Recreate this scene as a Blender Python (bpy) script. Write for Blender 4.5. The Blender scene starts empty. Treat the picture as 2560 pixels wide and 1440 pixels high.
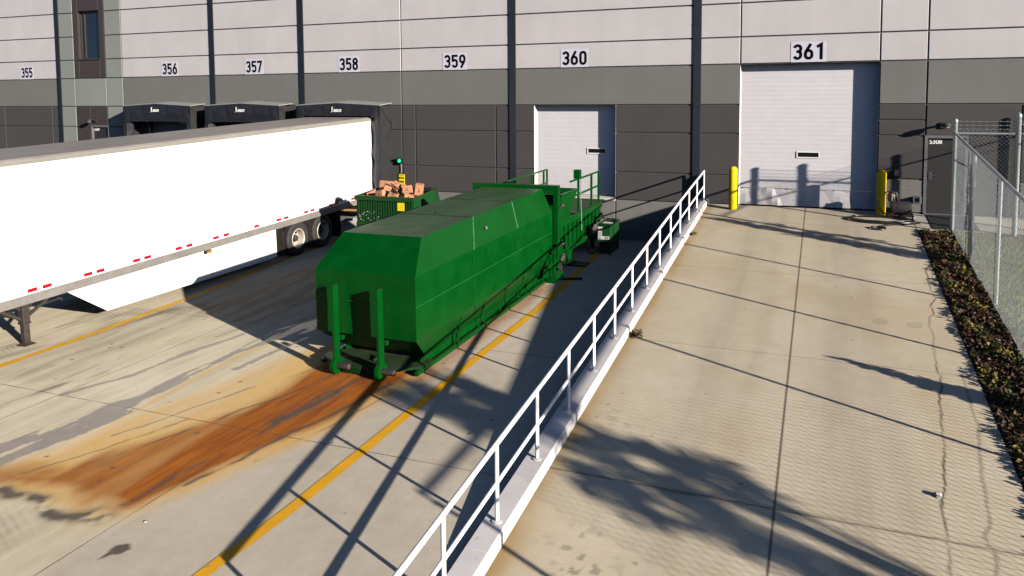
import bpy, bmesh, math, random
import numpy as np
from mathutils import Vector, Matrix
random.seed(7); RNG = np.random.default_rng(11)
scene = bpy.context.scene
COL = scene.collection
PI = math.pi
R = math.radians

# ------------------------------------------------------------------ heights
def zcourt(x, y):
    return -1.25 + 0.027 * max(y, -24.0) + 0.01 * (min(max(x, -30.0), -1.0) + 3.0)
RAMP_END = -16.6
def zramp(y):
    return -0.107 * abs(y) if y > RAMP_END else -0.107 * abs(RAMP_END)
SUN_AZ, SUN_EL = R(66.0), R(16.0)
SD = Vector((-math.sin(SUN_AZ) * math.cos(SUN_EL), math.cos(SUN_AZ) * math.cos(SUN_EL), -math.sin(SUN_EL)))

# ------------------------------------------------------------------ mesh builder
class MB:
    def __init__(s):
        s.v = []; s.f = []; s.m = []
    def quad(s, pts, m=0):
        b = len(s.v); s.v += [tuple(p) for p in pts]; s.f.append(tuple(range(b, b + len(pts)))); s.m.append(m); return s
    def box(s, x0, x1, y0, y1, z0, z1, m=0):
        b = len(s.v)
        s.v += [(x0, y0, z0), (x1, y0, z0), (x1, y1, z0), (x0, y1, z0), (x0, y0, z1), (x1, y0, z1), (x1, y1, z1), (x0, y1, z1)]
        for q in ((0, 3, 2, 1), (4, 5, 6, 7), (0, 1, 5, 4), (1, 2, 6, 5), (2, 3, 7, 6), (3, 0, 4, 7)):
            s.f.append(tuple(b + i for i in q)); s.m.append(m)
        return s
    def hexa(s, P, m=0):          # 8 points, bottom ring then top ring
        b = len(s.v); s.v += [tuple(p) for p in P]
        for q in ((0, 3, 2, 1), (4, 5, 6, 7), (0, 1, 5, 4), (1, 2, 6, 5), (2, 3, 7, 6), (3, 0, 4, 7)):
            s.f.append(tuple(b + i for i in q)); s.m.append(m)
        return s
    def bar(s, p, q, w, h=None, m=0, up=(0, 0, 1)):   # square section bar between two points
        h = h or w; p = Vector(p); q = Vector(q); d = (q - p).normalized(); u = Vector(up)
        if abs(d.dot(u)) > .98: u = Vector((0, 1, 0))
        a = d.cross(u).normalized() * w / 2; c = a.cross(d).normalized() * h / 2
        P = [p - a - c, p + a - c, p + a + c, p - a + c, q - a - c, q + a - c, q + a + c, q - a + c]
        return s.hexa(P, m)
    def tube(s, pts, r, n=8, m=0, cap=True, closed=False):
        pts = [Vector(p) for p in pts]; rs = r if isinstance(r, (list, tuple)) else [r] * len(pts)
        b = len(s.v); N = len(pts); prev = None
        for i, p in enumerate(pts):
            if closed: d = (pts[(i + 1) % N] - pts[i - 1])
            else: d = pts[min(i + 1, N - 1)] - pts[max(i - 1, 0)]
            d.normalize()
            if prev is None:
                u = Vector((0, 0, 1)) if abs(d.z) < .95 else Vector((1, 0, 0))
                a = d.cross(u).normalized()
            else:
                a = (prev - d * prev.dot(d)).normalized()
            prev = a; c = d.cross(a)
            for k in range(n):
                t = 2 * PI * k / n; s.v.append(tuple(p + (a * math.cos(t) + c * math.sin(t)) * rs[i]))
        for i in range(N if closed else N - 1):
            i2 = (i + 1) % N
            for k in range(n):
                k2 = (k + 1) % n
                s.f.append((b + i * n + k, b + i * n + k2, b + i2 * n + k2, b + i2 * n + k)); s.m.append(m)
        if cap and not closed:
            s.f.append(tuple(b + k for k in reversed(range(n)))); s.m.append(m)
            s.f.append(tuple(b + (N - 1) * n + k for k in range(n))); s.m.append(m)
        return s
    def lathe(s, prof, c, axis='z', n=20, m=0, cap=True):  # prof: (radius, along)
        b = len(s.v); c = Vector(c)
        for (r, h) in prof:
            for k in range(n):
                t = 2 * PI * k / n; a, q = r * math.cos(t), r * math.sin(t)
                p = {'z': (a, q, h), 'x': (h, a, q), 'y': (a, h, q)}[axis]
                s.v.append(tuple(c + Vector(p)))
        for i in range(len(prof) - 1):
            for k in range(n):
                k2 = (k + 1) % n
                s.f.append((b + i * n + k, b + i * n + k2, b + (i + 1) * n + k2, b + (i + 1) * n + k)); s.m.append(m)
        if cap and prof[0][0] > 1e-4: s.f.append(tuple(b + k for k in reversed(range(n)))); s.m.append(m)
        if cap and prof[-1][0] > 1e-4: s.f.append(tuple(b + (len(prof) - 1) * n + k for k in range(n))); s.m.append(m)
        return s
    def prism(s, poly, vec, m=0):    # polygon (3-D points) extruded along vec
        b = len(s.v); n = len(poly); vec = Vector(vec)
        s.v += [tuple(p) for p in poly] + [tuple(Vector(p) + vec) for p in poly]
        s.f.append(tuple(reversed(range(b, b + n)))); s.m.append(m)
        s.f.append(tuple(range(b + n, b + 2 * n))); s.m.append(m)
        for k in range(n):
            k2 = (k + 1) % n
            s.f.append((b + k, b + k2, b + n + k2, b + n + k)); s.m.append(m)
        return s
    def build(s, name, mats, parent=None, loc=None, smooth=False, bevel=0, colors=None, fix=True):
        me = bpy.data.meshes.new(name)
        o = bpy.data.objects.new(name, me); COL.objects.link(o)
        off = Vector((0, 0, 0))
        if parent is not None:
            o.parent = parent
            if not parent.get('local'): off = Vector(parent['base'])
        elif loc is not None:
            off = Vector(loc); o.location = off
            o['base'] = tuple(off)
        if parent is not None:
            o['base'] = tuple(off)
            if parent.get('local'): o['local'] = 1
        vs = [(x - off.x, y - off.y, z - off.z) for x, y, z in s.v]
        me.from_pydata(vs, [], s.f)
        if not isinstance(mats, (list, tuple)): mats = [mats]
        for m in mats: me.materials.append(m)
        if len(mats) > 1: me.polygons.foreach_set('material_index', s.m)
        if colors is not None:
            a = me.color_attributes.new('tint', 'FLOAT_COLOR', 'POINT')
            a.data.foreach_set('color', np.asarray(colors, dtype=np.float32).ravel())
        if fix:
            bm = bmesh.new(); bm.from_mesh(me); bmesh.ops.recalc_face_normals(bm, faces=bm.faces); bm.to_mesh(me); bm.free()
        if smooth:
            me.polygons.foreach_set('use_smooth', [True] * len(me.polygons))
            me.set_sharp_from_angle(angle=R(40))
        if bevel:
            md = o.modifiers.new('bevel', 'BEVEL'); md.width = bevel; md.segments = 2; md.limit_method = 'ANGLE'; md.angle_limit = R(35)
        me.update()
        return o

def thing(name, loc, label, cat, group=None, local=False, rot=None):
    o = bpy.data.objects.new(name, None); COL.objects.link(o); o.location = loc; o.empty_display_size = .2
    o['base'] = tuple(loc); o['label'] = label; o['category'] = cat
    if group: o['group'] = group
    if local: o['local'] = 1
    if rot: o.rotation_euler = rot
    return o
def tag(o, label, cat, group=None):
    o['label'] = label; o['category'] = cat
    if group: o['group'] = group
    return o
def struct(o): o['kind'] = 'structure'; return o
def stuff(o): o['kind'] = 'stuff'; return o

# ------------------------------------------------------------------ materials
class NT:
    def __init__(s, name):
        s.mat = bpy.data.materials.new(name); s.mat.use_nodes = True
        s.t = s.mat.node_tree; s.t.nodes.clear()
        s.out = s.t.nodes.new('ShaderNodeOutputMaterial')
        s.b = s.t.nodes.new('ShaderNodeBsdfPrincipled'); s.t.links.new(s.b.outputs[0], s.out.inputs[0])
        s.tc = s.t.nodes.new('ShaderNodeTexCoord')
    def n(s, typ, **kw):
        nd = s.t.nodes.new(typ)
        for k, v in kw.items(): setattr(nd, k, v)
        return nd
    def set(s, sock, v):
        if hasattr(v, 'links') or isinstance(v, bpy.types.NodeSocket): s.t.links.new(v, sock)
        elif isinstance(v, (tuple, list)) and len(v) == 3 and sock.type == 'RGBA': sock.default_value = (*v, 1)
        else: sock.default_value = v
    def vec(s, scale=(1, 1, 1), rot=(0, 0, 0)):
        m = s.n('ShaderNodeMapping'); s.t.links.new(s.tc.outputs['Object'], m.inputs[0])
        m.inputs['Scale'].default_value = scale; m.inputs['Rotation'].default_value = rot; return m.outputs[0]
    def noise(s, sc, det=4, rough=.55, vec=None, dist=0):
        n = s.n('ShaderNodeTexNoise'); n.inputs['Scale'].default_value = sc; n.inputs['Detail'].default_value = det
        n.inputs['Roughness'].default_value = rough; n.inputs['Distortion'].default_value = dist
        s.t.links.new(vec or s.tc.outputs['Object'], n.inputs['Vector']); return n.outputs[0]
    def ramp(s, v, a, b, lo=0., hi=1.):
        n = s.n('ShaderNodeMapRange'); s.set(n.inputs[0], v); n.inputs[1].default_value = a; n.inputs[2].default_value = b
        n.inputs[3].default_value = lo; n.inputs[4].default_value = hi; return n.outputs[0]
    def math(s, op, a, b=0., clamp=False):
        n = s.n('ShaderNodeMath', operation=op, use_clamp=clamp); s.set(n.inputs[0], a); s.set(n.inputs[1], b); return n.outputs[0]
    def mix(s, f, a, b, mode='MIX'):
        n = s.n('ShaderNodeMix', data_type='RGBA', blend_type=mode); s.set(n.inputs[0], f); s.set(n.inputs[6], a); s.set(n.inputs[7], b); return n.outputs[2]
    def bump(s, h, st=.2, dist=.01):
        n = s.n('ShaderNodeBump'); s.set(n.inputs['Height'], h); n.inputs['Strength'].default_value = st; n.inputs['Distance'].default_value = dist
        s.t.links.new(n.outputs[0], s.b.inputs['Normal'])
    def attr(s, name):
        a = s.n('ShaderNodeAttribute'); a.attribute_name = name; return a
    def col(s, v): s.set(s.b.inputs['Base Color'], v)
    def p(s, **kw):
        for k, v in kw.items():
            s.set(s.b.inputs[k.replace('_', ' ')], v)
        return s

def hsv(c, f): return tuple(min(1, x * f) for x in c)
def mat_plain(name, c, rough=.6, metal=0, var=.12, sc=6, bump=.05, bsc=90, spec=.5):
    m = NT(name); n = m.noise(sc, 5); m.col(m.mix(m.ramp(n, .3, .7), hsv(c, 1 - var), hsv(c, 1 + var)))
    m.p(Roughness=rough, Metallic=metal); m.b.inputs['Specular IOR Level'].default_value = spec
    if bump: m.bump(m.noise(bsc, 3), bump, .004)
    return m.mat
def mat_paint(name, c, rust=.25, rough=.30, dirt=(.12, .10, .06), topdirt=0):
    """gloss paint on steel: chips to rust, runs of dirt, dirt lying on up-facing faces"""
    m = NT(name); n = m.noise(2.2, 6, .6)
    base = m.mix(m.ramp(n, .3, .7), hsv(c, .86), hsv(c, 1.12))
    runs = m.ramp(m.noise(1.0, 4, .6, m.vec((9, 9, .7))), .56, .75)
    base = m.mix(m.math('MULTIPLY', runs, .35), base, hsv(c, .55))
    if topdirt:
        g = m.n('ShaderNodeNewGeometry'); sx = m.n('ShaderNodeSeparateXYZ'); m.t.links.new(g.outputs['Normal'], sx.inputs[0])
        up = m.ramp(sx.outputs[2], .8, .97)
        d = m.math('MULTIPLY', up, m.ramp(m.noise(1.5, 6, .65, m.vec((1.6, .45, 1))), .3, .68, .15, 1.0))
        base = m.mix(m.math('MULTIPLY', d, topdirt), base, dirt)
    chip = m.ramp(m.noise(16, 6, .62), .775 - .12 * rust, .79 - .12 * rust)
    base = m.mix(m.math('MULTIPLY', chip, .7), base, (.10, .045, .02))
    m.col(base); m.p(Roughness=m.ramp(n, .3, .7, rough, rough + .2))
    m.b.inputs['Specular IOR Level'].default_value = .3
    m.b.inputs['Specular IOR Level'].default_value = .16
    m.bump(m.noise(3.0, 3), .10, .03)
    return m.mat

M = {}
def wallmat(name, c, streak=.12, rough=.85):
    m = NT(name)
    n1 = m.ramp(m.noise(.55, 5, .6), .3, .7); n2 = m.ramp(m.noise(45, 4, .7), .25, .75)
    st = m.ramp(m.noise(1.0, 5, .6, m.vec((3.2, 3.2, .22))), .45, .8)
    b = m.mix(n1, hsv(c, .93), hsv(c, 1.06)); b = m.mix(m.math('MULTIPLY', n2, .13), b, hsv(c, .72))
    b = m.mix(m.math('MULTIPLY', st, streak), b, hsv(c, .6))
    m.col(b); m.p(Roughness=rough); m.b.inputs['Specular IOR Level'].default_value = .25
    m.bump(m.noise(60, 5, .7), .12, .004); return m.mat
M['wall_white'] = wallmat('wall_offwhite', (.455, .428, .438))
M['wall_grey'] = wallmat('wall_midgrey', (.142, .138, .133))
M['wall_dark'] = wallmat('wall_darkgrey', (.056, .0515, .0525))
M['wall_base'] = wallmat('wall_base_concrete', (.16, .152, .147), .3)
M['wall_green'] = wallmat('wall_greengrey', (.20, .215, .20))
M['wall_brown'] = wallmat('wall_brown', (.042, .033, .036))
M['joint'] = mat_plain('joint_sealant', (.05, .048, .047), .9)
M['pipe'] = mat_plain('downpipe_paint', (.006, .009, .015), .6, var=.2)
m = NT('door_white'); sx = m.n('ShaderNodeSeparateXYZ'); gg = m.n('ShaderNodeNewGeometry'); m.t.links.new(gg.outputs['Position'], sx.inputs[0])
gr = m.math('MULTIPLY', m.ramp(sx.outputs[2], .9, .0), m.ramp(m.noise(2.6, 7, .7, m.vec((2.5, 1, .8))), .42, .7)); b = m.mix(m.ramp(m.noise(3, 5), .3, .7), (.535, .51, .535), (.565, .54, .565))
b = m.mix(m.math('MULTIPLY', gr, .6), b, (.36, .30, .24)); b = m.mix(m.math('MULTIPLY', m.ramp(m.noise(1, 5, .6, m.vec((.6, 1, 14))), .5, .8), .14), b, (.38, .36, .37))
m.col(b); m.p(Roughness=.45); M['door_white'] = m.mat
M['trim_white'] = mat_plain('trim_white', (.72, .70, .69), .5, var=.05)
M['dock_grey'] = mat_plain('dock_door_grey', (.11, .11, .115), .5)
M['steel_door'] = mat_plain('steel_door_dark', (.022, .019, .020), .5)
M['black'] = mat_plain('black_rubber', (.016, .016, .018), .75, var=.3, sc=9)
M['black2'] = mat_plain('black_vinyl', (.012, .0125, .017), .55, var=.35, sc=4, bump=.4, bsc=9)
M['vinyl_side'] = mat_plain('shelter_side', (.013, .012, .0135), .7, var=.25, sc=3)
M['sheet_top'] = mat_plain('shelter_top_sheet', (.26, .26, .25), .5, var=.1)
M['alu'] = mat_plain('aluminium', (.55, .55, .56), .38, .9)
M['chrome'] = mat_plain('chrome', (.7, .7, .7), .2, 1)
M['digit'] = mat_plain('digit_black', (.003, .003, .0035), .9, var=.1, spec=.05)
M['sign'] = mat_plain('sign_white', (.52, .50, .58), .5, var=.03)
M['logo'] = mat_plain('logo_white', (.75, .75, .75), .6)
M['yellow'] = mat_paint('yellow_paint', (.80, .50, .004), .05, .42)
M['yellow_sign'] = mat_plain('yellow_sign', (.75, .56, .01), .5, var=.05)
M['wood'] = mat_plain('tan_timber', (.55, .32, .12), .7, var=.2, sc=9)
M['soil'] = mat_plain('soil', (.035, .022, .014), .95, var=.5, sc=12, bump=.6, bsc=30)
M['rust_steel'] = mat_plain('rusty_steel', (.038, .029, .024), .7, .2, var=.45, sc=12, bump=.2)
M['rust_foot'] = mat_plain('rusted_plate', (.040, .017, .010), .8, .1, var=.4, sc=20)
M['tyre'] = mat_plain('tyre_rubber', (.022, .019, .019), .8, var=.3, sc=8)
M['rim'] = mat_plain('wheel_white', (.40, .35, .29), .45, var=.1, sc=6)
M['red'] = mat_plain('red_reflector', (.55, .002, .014), .35, var=.05)
M['amber'] = mat_plain('amber_lens', (.7, .16, .01), .3)
M['galv'] = mat_plain('galvanised', (.34, .37, .38), .45, .55, var=.3, sc=30)
M['wire'] = mat_plain('galvanised_wire', (.30, .32, .33), .45, .45, var=.25, sc=12, bump=0)
M['rail_white'] = mat_plain('railing_paint', (.80, .785, .79), .4, var=.04, sc=4)
M['glass'] = mat_plain('dark_glass', (.006, .010, .018), .04, 0, var=0, bump=0, spec=.8)
M['frame_dark'] = mat_plain('window_frame', (.03, .028, .03), .45)
M['window_black'] = mat_plain('door_window', (.004, .004, .005), .25)
M['hose'] = mat_plain('black_hose', (.014, .014, .016), .38, var=.3)
M['hose_red'] = mat_plain('red_hose', (.05, .010, .012), .45)
M['mat_door'] = mat_plain('door_mat', (.008, .009, .012), .95, var=.4, sc=30)
M['label'] = mat_plain('paper_label', (.55, .53, .50), .6, var=.1, sc=20)
M['concrete_pale'] = mat_plain('pale_concrete', (.52, .50, .46), .85, var=.12, sc=5, bump=.2, bsc=60)
G1 = (.0001, .050, .0052); G2 = (.004, .100, .020)
M['green'] = mat_paint('green_paint', G1, .05, .27, (.045, .080, .034), .75)
M['green_old'] = mat_paint('green_paint_worn', (.006, .046, .010), .6, .5, (.10, .085, .04), .8)
M['green_dark'] = mat_paint('green_paint_dark', (.0018, .024, .006), .3, .5, (.06, .07, .045), .7)
M['scratch'] = mat_plain('weld_seam_scratch', (.10, .26, .13), .6, var=.5, sc=20)
M['weld'] = mat_plain('weld_seam', (.004, .085, .018), .5, var=.5, sc=14)
M['trailer_white'] = mat_plain('trailer_white', (.80, .79, .77), .38, var=.02, sc=2, bump=0)
M['trailer_grey'] = mat_plain('trailer_rail', (.22, .205, .19), .5, .25, var=.14, sc=5)
M['trailer_roof'] = mat_plain('trailer_roof', (.235, .21, .19), .5, var=.12, sc=2)
M['trailer_trim'] = mat_plain('trailer_top_rail', (.20, .19, .165), .5, var=.08)
M['flap'] = mat_plain('mud_flap', (.008, .008, .009), .8)
M['bark'] = mat_plain('bark', (.09, .065, .045), .9, var=.3, sc=8, bump=.5, bsc=20)
M['stone'] = mat_plain('stone', (.40, .37, .33), .9, var=.2)

def leafmat(name, hue):
    m = NT(name); a = m.attr('tint'); m.col(a.outputs[0]); m.p(Roughness=.6); m.b.inputs['Specular IOR Level'].default_value = .3
    return m.mat
M['leaf'] = leafmat('leaf', 0)

m = NT('cardboard'); n = m.ramp(m.noise(5, 5), .3, .7)
m.col(m.mix(n, (.36, .155, .08), (.48, .22, .12))); m.p(Roughness=.8); m.bump(m.noise(12, 3), .15, .01); M['card'] = m.mat
M['tape'] = mat_plain('cardboard_print', (.17, .065, .035), .7, var=.2)

m = NT('signal_green_lens'); m.col((.02, .5, .2)); m.b.inputs['Emission Color'].default_value = (.01, .55, .16, 1); m.b.inputs['Emission Strength'].default_value = .9; M['lens'] = m.mat

# ---- concrete of the truck court: masks r rust, g ochre bleed, b water, a dirt come from the sheet's own attribute
def court_material():
    m = NT('court_concrete'); at = m.attr('stain'); sp = m.n('ShaderNodeSeparateColor'); m.t.links.new(at.outputs['Color'], sp.inputs[0])
    rust, ochre, wet, dirt = sp.outputs[0], sp.outputs[1], sp.outputs[2], at.outputs['Alpha']
    big = m.ramp(m.noise(.35, 5, .6), .3, .7); fine = m.ramp(m.noise(60, 4, .75), .25, .75); mid = m.ramp(m.noise(5, 6, .7), .25, .75)
    dirv = m.vec((1, 1, 1), (0, 0, R(-8)))
    mp = m.n('ShaderNodeMapping'); m.t.links.new(m.tc.outputs['Object'], mp.inputs[0]); mp.inputs['Scale'].default_value = (2.2, .28, 1); mp.inputs['Rotation'].default_value = (0, 0, R(6))
    brush = m.ramp(m.noise(1.6, 7, .66, mp.outputs[0], .6), .3, .72)
    b = m.mix(big, (.72, .60, .41), (.86, .76, .58))
    px_ = m.n('ShaderNodeSeparateXYZ'); m.t.links.new(m.tc.outputs['Object'], px_.inputs[0])
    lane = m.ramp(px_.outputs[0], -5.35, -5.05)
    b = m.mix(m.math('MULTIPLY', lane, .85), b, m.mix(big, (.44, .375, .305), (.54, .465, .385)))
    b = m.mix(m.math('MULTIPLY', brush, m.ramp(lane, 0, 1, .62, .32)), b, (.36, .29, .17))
    b = m.mix(m.math('MULTIPLY', mid, .28), b, (.85, .77, .62))
    b = m.mix(m.math('MULTIPLY', fine, .16), b, (.2, .18, .15))
    b = m.mix(m.math('MULTIPLY', ochre, m.ramp(brush, 0, 1, .85, .55)), b, (.72, .38, .035))
    rc = m.mix(m.ramp(m.noise(2.4, 6, .65, mp.outputs[0], .8), .3, .7), (.44, .135, .008), (.20, .045, .004))
    b = m.mix(rust, b, rc)
    b = m.mix(dirt, b, m.mix(mid, (.055, .045, .038), (.11, .09, .07)))
    b = m.mix(wet, b, m.mix(mid, (.205, .175, .145), (.29, .25, .215)))
    # saw-cut joints every 4.17 m
    sx = m.n('ShaderNodeSeparateXYZ'); m.t.links.new(m.tc.outputs['Object'], sx.inputs[0])
    def saw(c, off):
        w = m.math('ADD', c, off + m_jit(m)); f = m.math('FRACT', m.math('DIVIDE', w, 4.17)); d = m.math('ABSOLUTE', m.math('SUBTRACT', f, .5)); return d
    def m_jit(m): return 0
    jy = m.math('LESS_THAN', saw(sx.outputs[1], 10.40 + 4.17 * 10.5), .0022)
    jx = m.math('LESS_THAN', saw(sx.outputs[0], 5.20 + 4.17 * 10.5), .0020)
    j = m.math('MAXIMUM', jy, jx)
    b = m.mix(m.math('MULTIPLY', j, m.ramp(m.noise(3, 4), .3, .6, .3, .9)), b, (.07, .055, .04))
    specks = m.ramp(m.noise(26, 2, .5), .74, .765)
    b = m.mix(m.math('MULTIPLY', specks, .8), b, (.04, .035, .03))
    m.col(b)
    m.p(Roughness=m.mix(wet, m.mix(mid, (.78,) * 3, (.9,) * 3), (.45,) * 3)); m.b.inputs['Specular IOR Level'].default_value = .3
    m.bump(m.noise(40, 6, .75), .25, .006)
    return m.mat
def ramp_material():
    m = NT('ramp_concrete'); at = m.attr('stain'); sp = m.n('ShaderNodeSeparateColor'); m.t.links.new(at.outputs['Color'], sp.inputs[0])
    crack, moss, ring, tyre = sp.outputs[0], sp.outputs[1], sp.outputs[2], at.outputs['Alpha']
    big = m.ramp(m.noise(.45, 5, .6), .3, .7); fine = m.ramp(m.noise(70, 4, .75), .25, .75); mid = m.ramp(m.noise(3.0, 6, .65), .3, .7)
    mp = m.n('ShaderNodeMapping'); m.t.links.new(m.tc.outputs['Object'], mp.inputs[0]); mp.inputs['Scale'].default_value = (.6, 26, 1)
    broom = m.ramp(m.noise(2.0, 4, .7, mp.outputs[0]), .3, .7)
    b = m.mix(big, (.625, .525, .38), (.71, .61, .465))
    b = m.mix(m.math('MULTIPLY', mid, .45), b, (.52, .42, .28))
    b = m.mix(m.math('MULTIPLY', broom, .16), b, (.24, .21, .17))
    b = m.mix(m.math('MULTIPLY', fine, .13), b, (.2, .18, .15))
    b = m.mix(moss, b, (.40, .26, .10))
    b = m.mix(tyre, b, (.20, .165, .125))
    b = m.mix(ring, b, (.25, .23, .2))
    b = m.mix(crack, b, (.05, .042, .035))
    specks = m.ramp(m.noise(30, 2, .5), .745, .765)
    b = m.mix(m.math('MULTIPLY', specks, .8), b, (.05, .04, .035))
    m.col(b); m.p(Roughness=.85); m.b.inputs['Specular IOR Level'].default_value = .25
    m.bump(m.noise(45, 6, .75), .22, .005)
    return m.mat
M['court'] = court_material(); M['ramp'] = ramp_material()
def line_material():
    m = NT('worn_yellow_line'); wear = m.attr('wear'); n = m.noise(9, 8, .75)
    c = m.mix(m.ramp(m.noise(3, 5), .3, .7), (.66, .31, .004), (.76, .385, .007)); m.col(c); m.p(Roughness=.75)
    mp = m.n('ShaderNodeMapping'); m.t.links.new(m.tc.outputs['Object'], mp.inputs[0]); mp.inputs['Scale'].default_value = (4, .8, 1)
    k = m.math('ADD', m.math('MULTIPLY', n, .6), m.math('MULTIPLY', m.noise(3, 6, .7, mp.outputs[0]), .4))
    a = m.math('GREATER_THAN', k, wear.outputs['Fac'])
    m.set(m.b.inputs['Alpha'], a); return m.mat
M['line'] = line_material()
M['grass_ground'] = mat_plain('lawn_soil', (.13, .135, .035), .95, var=.5, sc=3, bump=.5, bsc=30)
M['path'] = mat_plain('path_concrete', (.50, .455, .38), .85, var=.12, sc=3, bump=.2, bsc=50)
m = NT('kerb_concrete'); n = m.ramp(m.noise(2, 6, .65), .3, .7)
b = m.mix(n, (.56, .52, .51), (.66, .625, .62)); b = m.mix(m.math('MULTIPLY', m.ramp(m.noise(50, 4), .3, .7), .15), b, (.3, .27, .25))
b = m.mix(m.math('MULTIPLY', m.ramp(m.noise(6, 7, .7), .6, .72), .5), b, (.30, .22, .16))
m.col(b); m.p(Roughness=.8); m.bump(m.noise(35, 5, .7), .2, .006); M['kerb'] = m.mat
m = NT('retaining_wall'); m.col(m.mix(m.ramp(m.noise(1.5, 6), .3, .7), (.30, .28, .27), (.40, .38, .36))); m.p(Roughness=.85); m.bump(m.noise(30, 5), .2, .005); M['retain'] = m.mat
M['asphalt'] = mat_plain('asphalt', (.05, .05, .052), .9, var=.25, sc=2, bump=.3, bsc=60)

# ------------------------------------------------------------------ numpy noise for the stains
def vnoise(x, y, seed):
    xi = np.floor(x).astype(int); yi = np.floor(y).astype(int); fx = x - xi; fy = y - yi
    fx = fx * fx * (3 - 2 * fx); fy = fy * fy * (3 - 2 * fy)
    def h(a, b):
        v = np.sin(a * 127.1 + b * 311.7 + seed * 74.7) * 43758.5453; return v - np.floor(v)
    return (h(xi, yi) * (1 - fx) + h(xi + 1, yi) * fx) * (1 - fy) + (h(xi, yi + 1) * (1 - fx) + h(xi + 1, yi + 1) * fx) * fy
def fbm(x, y, seed, o=5):
    v = 0; a = .5
    for i in range(o): v = v + a * vnoise(x * 2 ** i, y * 2 ** i, seed + i * 3); a *= .5
    return v
def seg_d(x, y, pts, closed=False):
    d = np.full(x.shape, 1e9); n = len(pts)
    for i in range(n if closed else n - 1):
        ax, ay = pts[i]; bx, by = pts[(i + 1) % n]; dx, dy = bx - ax, by - ay; L = dx * dx + dy * dy + 1e-12
        t = np.clip(((x - ax) * dx + (y - ay) * dy) / L, 0, 1); d = np.minimum(d, np.hypot(x - ax - t * dx, y - ay - t * dy))
    return d
def poly_sd(x, y, pts):
    d = seg_d(x, y, pts, True); inside = np.zeros(x.shape, bool); n = len(pts)
    for i in range(n):
        ax, ay = pts[i]; bx, by = pts[(i + 1) % n]
        c = (ay > y) != (by > y)
        with np.errstate(divide='ignore', invalid='ignore'):
            inside ^= c & (x < (bx - ax) * (y - ay) / (by - ay + 1e-12) + ax)
    return np.where(inside, -d, d)
def sm(v, a, b): t = np.clip((v - a) / (b - a), 0, 1); return t * t * (3 - 2 * t)

def grid_sheet(name, x0, x1, y0, y1, step, zf, mat, maskf):
    nx = int((x1 - x0) / step) + 1; ny = int((y1 - y0) / step) + 1
    xs = np.linspace(x0, x1, nx); ys = np.linspace(y0, y1, ny); X, Y = np.meshgrid(xs, ys)
    Z = zf(X, Y); co = np.stack([X, Y, Z], -1).reshape(-1, 3)
    idx = np.arange(nx * ny).reshape(ny, nx)
    q = np.stack([idx[:-1, :-1], idx[:-1, 1:], idx[1:, 1:], idx[1:, :-1]], -1).reshape(-1, 4)
    me = bpy.data.meshes.new(name); me.vertices.add(len(co)); me.vertices.foreach_set('co', co.astype(np.float32).ravel())
    me.loops.add(q.size); me.loops.foreach_set('vertex_index', q.astype(np.int32).ravel())
    me.polygons.add(len(q)); me.polygons.foreach_set('loop_start', np.arange(0, q.size, 4, dtype=np.int32))
    me.update(calc_edges=True); me.validate()
    a = me.attributes.new('stain', 'FLOAT_COLOR', 'POINT'); a.data.foreach_set('color', maskf(X, Y).astype(np.float32).ravel())
    me.materials.append(mat); o = bpy.data.objects.new(name, me); COL.objects.link(o); return struct(o)

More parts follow.
